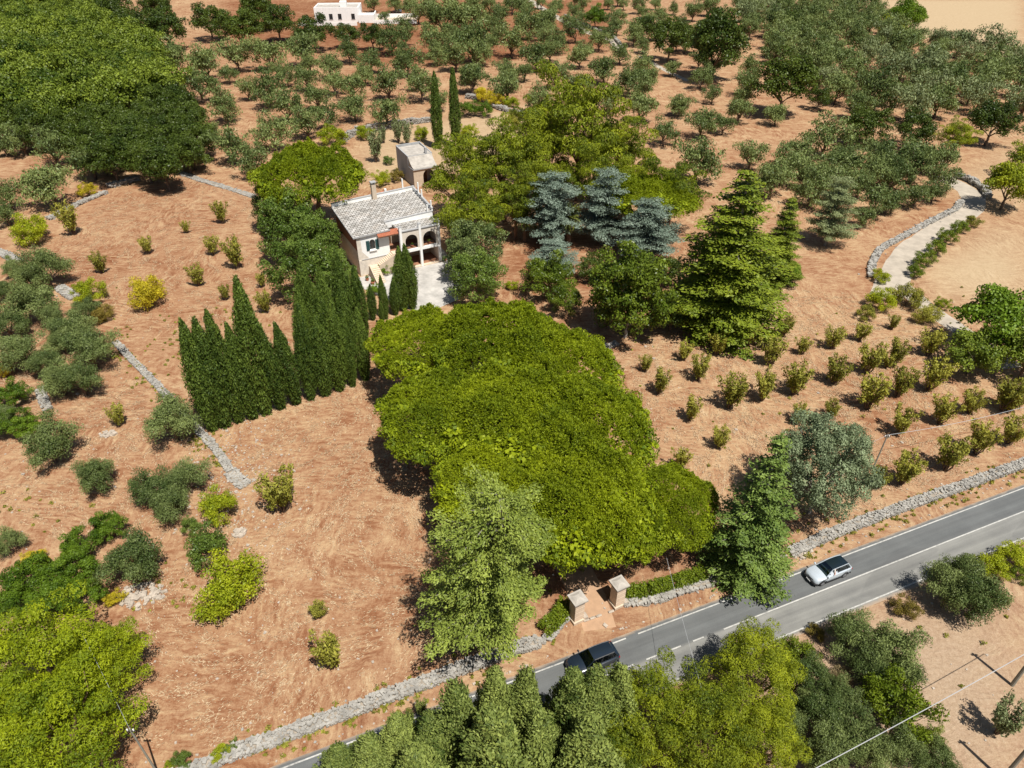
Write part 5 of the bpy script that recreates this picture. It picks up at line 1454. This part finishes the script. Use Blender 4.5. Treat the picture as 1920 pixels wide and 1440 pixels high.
# olives
ol = z3(0, 0, [(110, 780, 150), (290, 830, 210), (500, 900, 190), (280, 1040, 225), (40, 1100, 150), (1075, 865, 155), (970, 340, 170), (1150, 350, 155), (1330, 310, 165), (1280, 410, 100), (1120, 480, 175), (1510, 290, 175), (1720, 270, 160), (1260, 600, 155), (1390, 500, 100), (1510, 510, 165), (1610, 590, 155), (1610, 430, 100), (1720, 430, 140), (1850, 370, 120), (1880, 460, 125), (1190, 730, 90), (1530, 750, 175), (1290, 820, 165), (1420, 905, 175), (1720, 690, 145), (1830, 650, 145), (1780, 540, 140), (20, 830, 90), (30, 1210, 110)])
ol += z3(640, 0, [(165, 340, 115), (280, 220, 145), (350, 140, 80), (510, 230, 165), (560, 90, 170), (430, 70, 110), (700, 90, 190), (740, 230, 190), (790, 310, 100), (640, 310, 140), (370, 350, 135), (260, 470, 145), (450, 480, 165), (60, 480, 145), (70, 600, 135), (250, 620, 165), (735, 440, 145), (870, 150, 85), (900, 80, 85), (960, 230, 165), (920, 390, 100), (930, 490, 155), (1030, 400, 95), (1100, 310, 145), (1060, 140, 140), (1150, 120, 130), (1220, 240, 105), (1340, 310, 115), (1320, 170, 125), (1450, 220, 115), (1220, 420, 145), (1340, 480, 145), (1480, 390, 135), (1110, 560, 135), (1570, 300, 95), (1690, 370, 115), (1620, 450, 140), (1690, 500, 120), (1480, 560, 140), (1680, 600, 150), (1820, 740, 135), (1870, 380, 80), (1890, 600, 100), (1550, 150, 75), (1190, 55, 65), (1360, 25, 55), (1590, 25, 55), (1700, 65, 70), (1770, 20, 55), (1870, 50, 55), (1500, 20, 55), (1650, 190, 110), (1780, 160, 100), (620, 15, 90), (500, 25, 95), (960, 20, 100), (830, 20, 90), (1030, 30, 80), (300, 20, 80), (380, 30, 80), (730, 30, 90), (1430, 60, 50), (180, 20, 80), (240, 90, 60)])
ol += z3(1280, 0, [(110, 690, 145), (230, 690, 115), (320, 620, 125), (340, 540, 115), (0, 590, 95), (170, 530, 95), (90, 900, 210), (390, 870, 160), (630, 850, 155), (510, 1015, 180), (810, 775, 200), (530, 640, 110), (1120, 860, 160), (1310, 920, 180), (1460, 1000, 160), (1320, 1090, 140), (1420, 1080, 120), (900, 920, 190), (1080, 960, 170), (1200, 990, 140), (1000, 1040, 130), (730, 1080, 170), (870, 1040, 170), (680, 930, 140), (1100, 1120, 170), (1190, 1130, 130), (1020, 1210, 120), (390, 1060, 105), (10, 1060, 80), (60, 60, 90), (330, 20, 100), (150, 30, 90), (220, 90, 100)])
for px, py, w in ol: plant('olive', px, py, w * 1.28, group='olive trees of the upper groves', desc='grey-green olive tree')
for x, y in scatter([(1395, 8), (1640, 15), (1690, 70), (1800, 85), (1930, 120), (1930, 215), (1850, 190), (1760, 210), (1590, 208), (1530, 135), (1430, 95), (1400, 60)], 3, 9.9, 8, 150):
    plant('olive', 0, 0, label='olive tree in the dense grove at the upper right', group='olives of the dense upper right grove', pos=Vector((x, y, 0)), s=random.uniform(1.6, 2.15), mat='olive_dusty' if random.random() < .22 else None)
near = z3(0, 480, [(30, 190, 120), (60, 70, 100), (250, 70, 200), (190, 250, 230), (290, 340, 130), (360, 420, 190), (470, 310, 130), (500, 520, 240), (350, 480, 130), (100, 540, 220), (330, 690, 180), (440, 690, 190), (260, 1050, 240), (540, 1230, 190), (960, 920, 260), (860, 1310, 210), (1050, 1250, 200), (950, 1380, 200), (30, 900, 140), (170, 130, 170), (40, 380, 170), (430, 430, 170), (250, 600, 150)])
near += z3(0, 960, [(740, 270, 280), (40, 170, 140)])
for px, py, w in near: plant('olive_near', px, py, w * 1.25, group='olive trees left of the cypress row', desc='grey-green olive tree')
nr = z3(1280, 960, [(960, 680, 260), (1150, 760, 300), (1060, 860, 240), (1520, 430, 250), (1680, 480, 280), (1600, 330, 200), (730, 930, 210), (800, 1150, 260), (950, 1230, 260), (880, 1040, 200), (1250, 1350, 230), (1450, 1400, 200), (680, 1060, 160), (850, 1330, 260), (1050, 1330, 230), (780, 1340, 200), (1230, 900, 200), (620, 1180, 170)])
def fill_grove():
    rnd = random.Random(21)
    have = [(e.location.x, e.location.y) for e, d, a, b in QUEUE if d in ('grey-green olive tree', 'dark green oak')]
    for poly_px, dmin in (([(380, 110), (700, 95), (900, 0), (1160, 0), (1300, 30), (1420, 110), (1400, 240), (1290, 240), (1210, 180), (1010, 180), (900, 170), (700, 225), (560, 240), (400, 240)], 11.6), ([(1450, 330), (1560, 290), (1780, 300), (1780, 370), (1640, 400), (1500, 380)], 6.4)):
        poly = [(at(x, y, 3).x, at(x, y, 3).y) for x, y in poly_px]
        xs_ = [p[0] for p in poly]; ys_ = [p[1] for p in poly]
        for _ in range(2500):
            x, y = rnd.uniform(min(xs_), max(xs_)), rnd.uniform(min(ys_), max(ys_))
            if all((x - q[0]) ** 2 + (y - q[1]) ** 2 > dmin ** 2 for q in have) and in_poly(np.array([x]), np.array([y]), poly)[0]:
                have.append((x, y))
                px, py, _d = to_px((x, y, 3))
                plant('olive', px, py, desc='grey-green olive tree', group='olive trees of the upper groves', pos=Vector((x, y, 0)), s=rnd.uniform(1.1, 1.5))
fill_grove()
for px, py, w in nr: plant('olive_near', px, py, w * 1.15, group='olive trees on the near roadside', desc='large olive-like tree', hs=1.15)

# broadleaf and yellowing shrubs
def shrub(px, py, w, mat, label, hs=1.0, kind='bush', name='shrub', cat='shrub', **kw):
    return plant(kind, px, py, w, label, cat, mat=mat, hs=hs, name=name, **kw)
lower = z3(0, 960, [(460, 160, 230), (620, 80, 160), (150, 400, 280), (410, 330, 230), (300, 480, 260), (480, 470, 200), (60, 500, 200), (190, 300, 150)])
for i, (px, py, w) in enumerate(lower): plant('broad', px, py, w * 1.12, group='leafy trees at the lower left', desc='bright green leafy tree', name='broadleaf_tree')
for px, py, w, mt, lb in ((20, 740, 60, 'broad', 'bright leafy tree at the left edge in the middle'), (18, 790, 70, 'broad', 'lower bright leafy tree at the left edge'), (50, 800, 55, 'broad', 'bright leafy tree beside the shaded olives at left')):
    plant('broad', px, py, w, lb, mat=mt)
shrub(55, 430, 78, 'lime', 'spiky lime green shrub at the left edge of the dry field')
shrub(163, 356, 36, 'yellow', 'small yellow shrub by the stone wall below the wood', mat and 1.0 if False else 1.0)
shrub(128, 408, 40, 'almond', 'thin grey green shrub beside the stone wall', 1.2, 'almond')
shrub(273, 547, 80, 'yellow', 'round bright yellow bush in the dry field')
shrub(165, 548, 66, 'lime', 'yellow green bush beside the left olives')
shrub(190, 588, 46, 'brownish', 'browning bush below the yellow green one at left')
shrub(412, 952, 84, 'lime', 'rounded bright yellow green bush at the field corner')
shrub(428, 1095, 140, 'lime', 'big spreading yellow green bush in the lower left field', .9)
shrub(388, 1028, 92, 'laurel', 'dark green bush behind the big yellow green bush')
shrub(356, 985, 42, 'laurel', 'small dark bush between olive and yellow bush')
shrub(216, 1120, 38, 'yellow', 'small yellow shrub above the lower left pine')
shrub(62, 1050, 50, 'yellow', 'yellowing shrub among the lower left leafy trees')
shrub(10, 695, 30, 'yellow', 'yellow shrub at the left edge')
shrub(524, 922, 72, 'almond', 'open green sapling alone in the middle field', 1.0, 'almond', 'almond_tree', 'tree')
shrub(616, 1222, 66, 'almond', 'leafy sapling near the roadside wall in the lower field', 1.1, 'almond', 'almond_tree', 'tree')
shrub(596, 1142, 36, 'almond', 'small sparse sapling in the lower field', .8, 'almond', 'almond_tree', 'tree')
shrub(218, 775, 34, 'almond', 'young sapling in the left field near the white rocks', 1.2, 'almond', 'almond_tree', 'tree')
for px, py, w, lb in ((438, 473, 42, 'tall yellow green sapling near the villa laurels'), (367, 513, 32, 'yellow green sapling below the dry field centre'), (413, 397, 30, 'small grey sapling in the upper dry field'), (347, 424, 18, 'tiny sapling in the upper dry field'), (184, 490, 30, 'sapling near the left edge of the dry field'), (396, 458, 28, 'sapling left of the tall yellow green sapling'), (273, 458, 26, 'faint dry sapling in the dry field'), (420, 548, 22, 'small sapling above the cypress tips'), (490, 523, 22, 'grey bushlet above the cypress tips'), (495, 563, 32, 'grey green bushlet just behind the cypress row')):
    shrub(px, py, w, None, lb, 1.1, 'almond', 'sapling', 'sapling')
for px, py, w, lb in ((413, 1412, 38, 'bright lime shrub on the roadside wall at the bottom left'), (1495, 1225, 75, 'lime shrub beside the road below the solid line'), (1475, 1260, 60, 'lime shrub behind the near roadside edge')):
    shrub(px, py, w, 'lime' if 'bright' in lb else 'hedge', lb)
shrub(433, 1400, 30, 'laurel', 'dark little shrub on the roadside wall at the bottom left')
shrub(343, 1424, 40, 'laurel', 'dark shrub beside the bottom left pole')
shrub(316, 1436, 22, 'lime', 'tiny lime shrub at the bottom left pole')
shrub(1695, 1335, 140, 'hedge', 'large glossy green bush below the cable at lower right', 1.2)
shrub(1660, 1300, 100, 'hedge', 'upper part of the green bushes below the cable', 1.2)
shrub(1740, 1380, 60, 'hedge', 'right end of the green bushes below the cable', 1.1)
shrub(1700, 1140, 52, 'brownish', 'browning shrub between the roadside olives')
shrub(1530, 1185, 36, 'brownish', 'small browning shrub at the edge of the road')
shrub(1575, 1270, 50, 'dry', 'brown dry shrub among the near olives')
shrub(1855, 1065, 70, 'lime', 'bright lime hedge shrub along the near road edge')
shrub(1900, 1045, 76, 'lime', 'bright lime hedge shrub at the right edge by the road')
shrub(1910, 1075, 40, 'hedge', 'darker green shrub at the right edge by the road')
shrub(1890, 1345, 62, 'olive_dusty', 'thin grey shrub standing in the lower right field', 1.3, 'almond')
for px, py, w, mt, lb in ((1650, 517, 36, 'lime', 'small bright shrub at the foot of the farm track'), (1655, 562, 58, 'lime', 'yellow green shrub at the top of the orchard'), (1703, 555, 60, 'almond', 'pale leafy shrub beside the lane at the top of the orchard'), (1625, 585, 40, 'almond', 'thin shrub left of the yellow green shrub'), (1740, 590, 50, 'almond', 'pale shrub between lane and big oak'), (1770, 570, 30, 'lime', 'lime shrub at the corner of the beige field')):
    shrub(px, py, w, mt, lb)
for px, py, w, lb in ((1800, 427, 36, 'rounded shrub in the line along the track, nearest the bend'), (1780, 443, 38, 'second rounded shrub in the line along the track'), (1757, 463, 42, 'third rounded shrub in the line along the track'), (1735, 485, 42, 'fourth rounded shrub in the line along the track'), (1718, 508, 36, 'last rounded shrub in the line along the track'), (1825, 415, 30, 'yellowish low shrub at the end of the track line')):
    shrub(px, py, w, 'hedge' if 'yellowish' not in lb else 'almond', lb)
for px, py, w, mt, lb in ((622, 255, 58, 'lime', 'flat lime creeper bush on the terrace wall'), (684, 248, 38, 'lime', 'rounded lime bush on the terrace wall'), (790, 250, 34, 'lime', 'yellow green bush behind the outbuilding'), (728, 300, 24, 'laurel', 'dark shrub left of the outbuilding'), (745, 330, 32, 'brownish', 'brown dry shrub in front of the outbuilding'), (715, 335, 40, 'lime', 'yellow green shrubs behind the villa chimney'), (875, 205, 44, 'broad', 'bright green shrub right of the cypress pair'), (908, 205, 40, 'broad', 'leafy green shrub below the terrace slab'), (908, 178, 40, 'yellow', 'yellow flowering creeper above the terrace wall'), (930, 188, 34, 'yellow', 'yellow creeper in the middle of the terrace wall'), (958, 192, 30, 'lime', 'lime bush at the right end of the terrace wall'), (965, 215, 28, 'almond', 'pale flowering shrub on the garden terrace'), (983, 215, 26, 'olive_dusty', 'whitish shrub at the corner of the garden terrace'), (880, 245, 36, 'lime', 'lime shrub at the foot of the right tall cypress'), (960, 230, 36, 'almond', 'grey green shrub beside the bare garden patch')):
    shrub(px, py, w, mt, lb)
for px, py, w, lb in ((702, 270, 30, 'little olive sapling behind the villa with its shadow'), (745, 245, 20, 'thin bare sapling nearest the terrace wall'), (762, 248, 22, 'thin sapling behind the outbuilding'), (718, 250, 16, 'leafless grey sapling below the terrace wall')):
    shrub(px, py, w, 'olive_dusty', lb, 1.6, 'almond', 'sapling', 'sapling')
shrub(700, 545, 34, 'broad', 'leafy plant beside the villa stairs', .8)
shrub(722, 505, 34, 'broad', 'flowering shrub under the upper stair flight', .8)
shrub(960, 535, 26, 'lime', 'small shrub beside the yard edge right of the villa')

# almond orchard
orch = z3(1280, 480, [(380, 430, 110), (580, 390, 90), (200, 490, 95), (505, 530, 120), (680, 500, 75), (860, 450, 100), (1010, 420, 80), (1190, 370, 60), (1070, 570, 130), (1210, 540, 110), (1410, 480, 115), (95, 620, 110), (15, 530, 80), (280, 755, 150), (470, 725, 130), (650, 685, 140), (870, 635, 120), (1070, 760, 150), (1240, 700, 130), (1420, 665, 140), (50, 860, 100), (215, 1020, 95), (840, 860, 80), (650, 900, 70), (1255, 920, 120), (1480, 860, 130), (1640, 810, 110), (1840, 775, 140), (1270, 1190, 150), (1520, 1115, 150), (1690, 1025, 140), (1870, 970, 130), (1120, 1240, 100), (1160, 580, 70)]) + [(1210, 680, 24), (1238, 715, 34), (1278, 858, 30), (1905, 742, 42), (1500, 772, 26)]
for px, py, w in orch: plant('almond', px, py, w * 1.18, cat='tree', group='young almond trees in the orchard', desc='young almond tree')

# conifers and plume cypresses on the near roadside
pl = [(650, 1500, 1405, 1.3), (705, 1490, 1376, 1.2), (762, 1480, 1352, 1.1), (822, 1470, 1330, 1.05), (868, 1455, 1274, .9), (930, 1440, 1253, .8), (976, 1440, 1256, .8), (1000, 1490, 1330, 1.0), (1068, 1420, 1250, .95), (1105, 1415, 1243, .9), (1145, 1410, 1246, .85), (930, 1540, 1350, 1.2), (800, 1540, 1390, 1.2), (1085, 1520, 1360, 1.2)]
nms = 'first second third fourth fifth sixth seventh eighth ninth tenth eleventh twelfth thirteenth fourteenth'.split()
order = sorted(range(len(pl)), key=lambda i: pl[i][0])
for i, (bx, by, ty, rs) in enumerate(pl):
    plant_base('plume', bx, by, ty, '%s feathery conifer from the left in the clump at the bottom edge' % nms[order.index(i)], rs=rs * 1.25, group='conifers on the near roadside', var=i % 3)
plant_base('cypress', 1044, 1420, 1312, 'slim upright cypress between the bottom conifers', rs=.9)
plant_base('cypress', 1022, 1440, 1345, 'smaller upright cypress between the bottom conifers', rs=.8)
for px, py, w, lb in ((787, 1325, 26, 'sapling on the road verge at the bottom'), (768, 1345, 22, 'smaller sapling on the road verge at the bottom')):
    shrub(px, py, w, 'conifer', lb, 1.6, 'almond', 'sapling', 'sapling')

# tufts of weeds: nobody could count them
def tufts():
    rnd = random.Random(5); L = Leaves(5)
    spots = [(200, 610, 40, 25), (330, 640, 60, 30), (445, 600, 60, 25), (325, 670, 25, 20), (300, 1090, 60, 30), (1470, 1030, 40, 12), (1590, 960, 120, 14), (1380, 770, 200, 120), (1650, 780, 220, 120), (1100, 640, 60, 14), (1000, 1060, 60, 30), (1560, 640, 140, 60), (1780, 1090, 80, 60), (40, 950, 40, 20), (320, 1080, 40, 30)] + [(500 + 62 * k, 1401 - 24.5 * k, 34, 9) for k in range(9)] + [(1500 + 55 * k, 1034 - 21 * k, 30, 8) for k in range(8)] + [(225 + 26 * k, 655 + 29 * k, 12, 12) for k in range(8)]
    for i in range(800):
        cx, cy, sx_, sy_ = rnd.choice(spots)
        p = at(rnd.gauss(cx, sx_), rnd.gauss(cy, sy_))
        d = p - rc
        if abs(-d.x * math.sin(ROAD_A) + d.y * math.cos(ROAD_A)) < 3.4: continue
        r = rnd.uniform(.08, .3)
        L.clump((p.x, p.y, r * .5), (r, r, r * .7), 26, .16, 3.0, .1, 1.1, None, .8, .8, (0, 0, 1), .6)
    me = L.mesh('weed_tufts'); me.materials.append(M['almond'])
    tag(obj('weed_tufts', me), 'scattered tufts of green and dry weeds', kind='stuff')
tufts()

def straw():
    rnd = random.Random(9); L = Leaves(9); r = np.random.default_rng(9)
    areas = [([(380, 830), (720, 690), (830, 1060), (1000, 1180), (440, 1400), (240, 1400), (230, 1120), (470, 960)], 1000), ([(20, 500), (210, 370), (330, 330), (480, 360), (510, 560), (330, 640), (210, 600)], 800),
             ([(0, 620), (200, 640), (430, 900), (380, 1000), (120, 1020), (0, 960)], 600), ([(1150, 640), (1480, 540), (1700, 560), (1920, 740), (1920, 870), (1500, 1010), (1300, 900), (1200, 760)], 1900)]
    for pts, cnt in areas:
        poly = gpoly(pts); xs_ = [p[0] for p in poly]; ys_ = [p[1] for p in poly]
        X = r.uniform(min(xs_), max(xs_), cnt * 4); Y = r.uniform(min(ys_), max(ys_), cnt * 4)
        ok = np.nonzero(in_poly(X, Y, poly))[0][:cnt]
        for i in ok:
            x, y = X[i], Y[i]
            a = 1.4 * math.sin(x * .07 + 1.5 * math.sin(y * .05)) + 1.1 * math.sin(y * .09 + x * .03) + rnd.gauss(0, .25)
            ln = rnd.uniform(.8, 3.0); n = 22
            f = r.uniform(-.5, .5, n)
            C = np.stack([x + math.cos(a) * ln * f + r.normal(0, .2, n), y + math.sin(a) * ln * f + r.normal(0, .2, n), r.uniform(.02, .1, n)], 1)
            N = r.normal(size=(n, 3)) * .35; N[:, 2] += 1; N /= np.linalg.norm(N, axis=1)[:, None]
            D = np.stack([np.full(n, math.cos(a)), np.full(n, math.sin(a)), np.zeros(n)], 1) + r.normal(size=(n, 3)) * .45
            L.C.append(C); L.N.append(N); L.D.append(D); L.S.append(r.uniform(.07, .19, n)); L.A.append(np.full(n, 4.5)); L.T.append(r.random(n))
    me = L.mesh('cut_straw'); me.materials.append(M['straw'])
    tag(obj('cut_straw', me), 'wisps of cut straw lying over the dry fields', kind='stuff')
straw()

# ------------------------------------------------------------------ labels of look-alikes
def auto_labels():
    rows = {}
    for e, desc, px, py in QUEUE:
        best = min(LAND, key=lambda l: math.hypot(l[1] - px, l[2] - py))
        dx, dy = px - best[1], py - best[2]
        side = ('left of' if dx < 0 else 'right of') if abs(dx) > abs(dy) else ('above' if dy < 0 else 'below')
        rows.setdefault((desc, best[0], side), []).append((math.hypot(dx, dy), e))
    for (desc, lm, side), lst in rows.items():
        lst.sort(key=lambda q: q[0])
        for i, (_, e) in enumerate(lst):
            if i < 8: e['label'] = '%s, %snearest %s %s' % (desc, ORD[i], side, lm)
            else:
                e['label'] = '%s farther %s %s' % (desc, side, lm)
auto_labels()
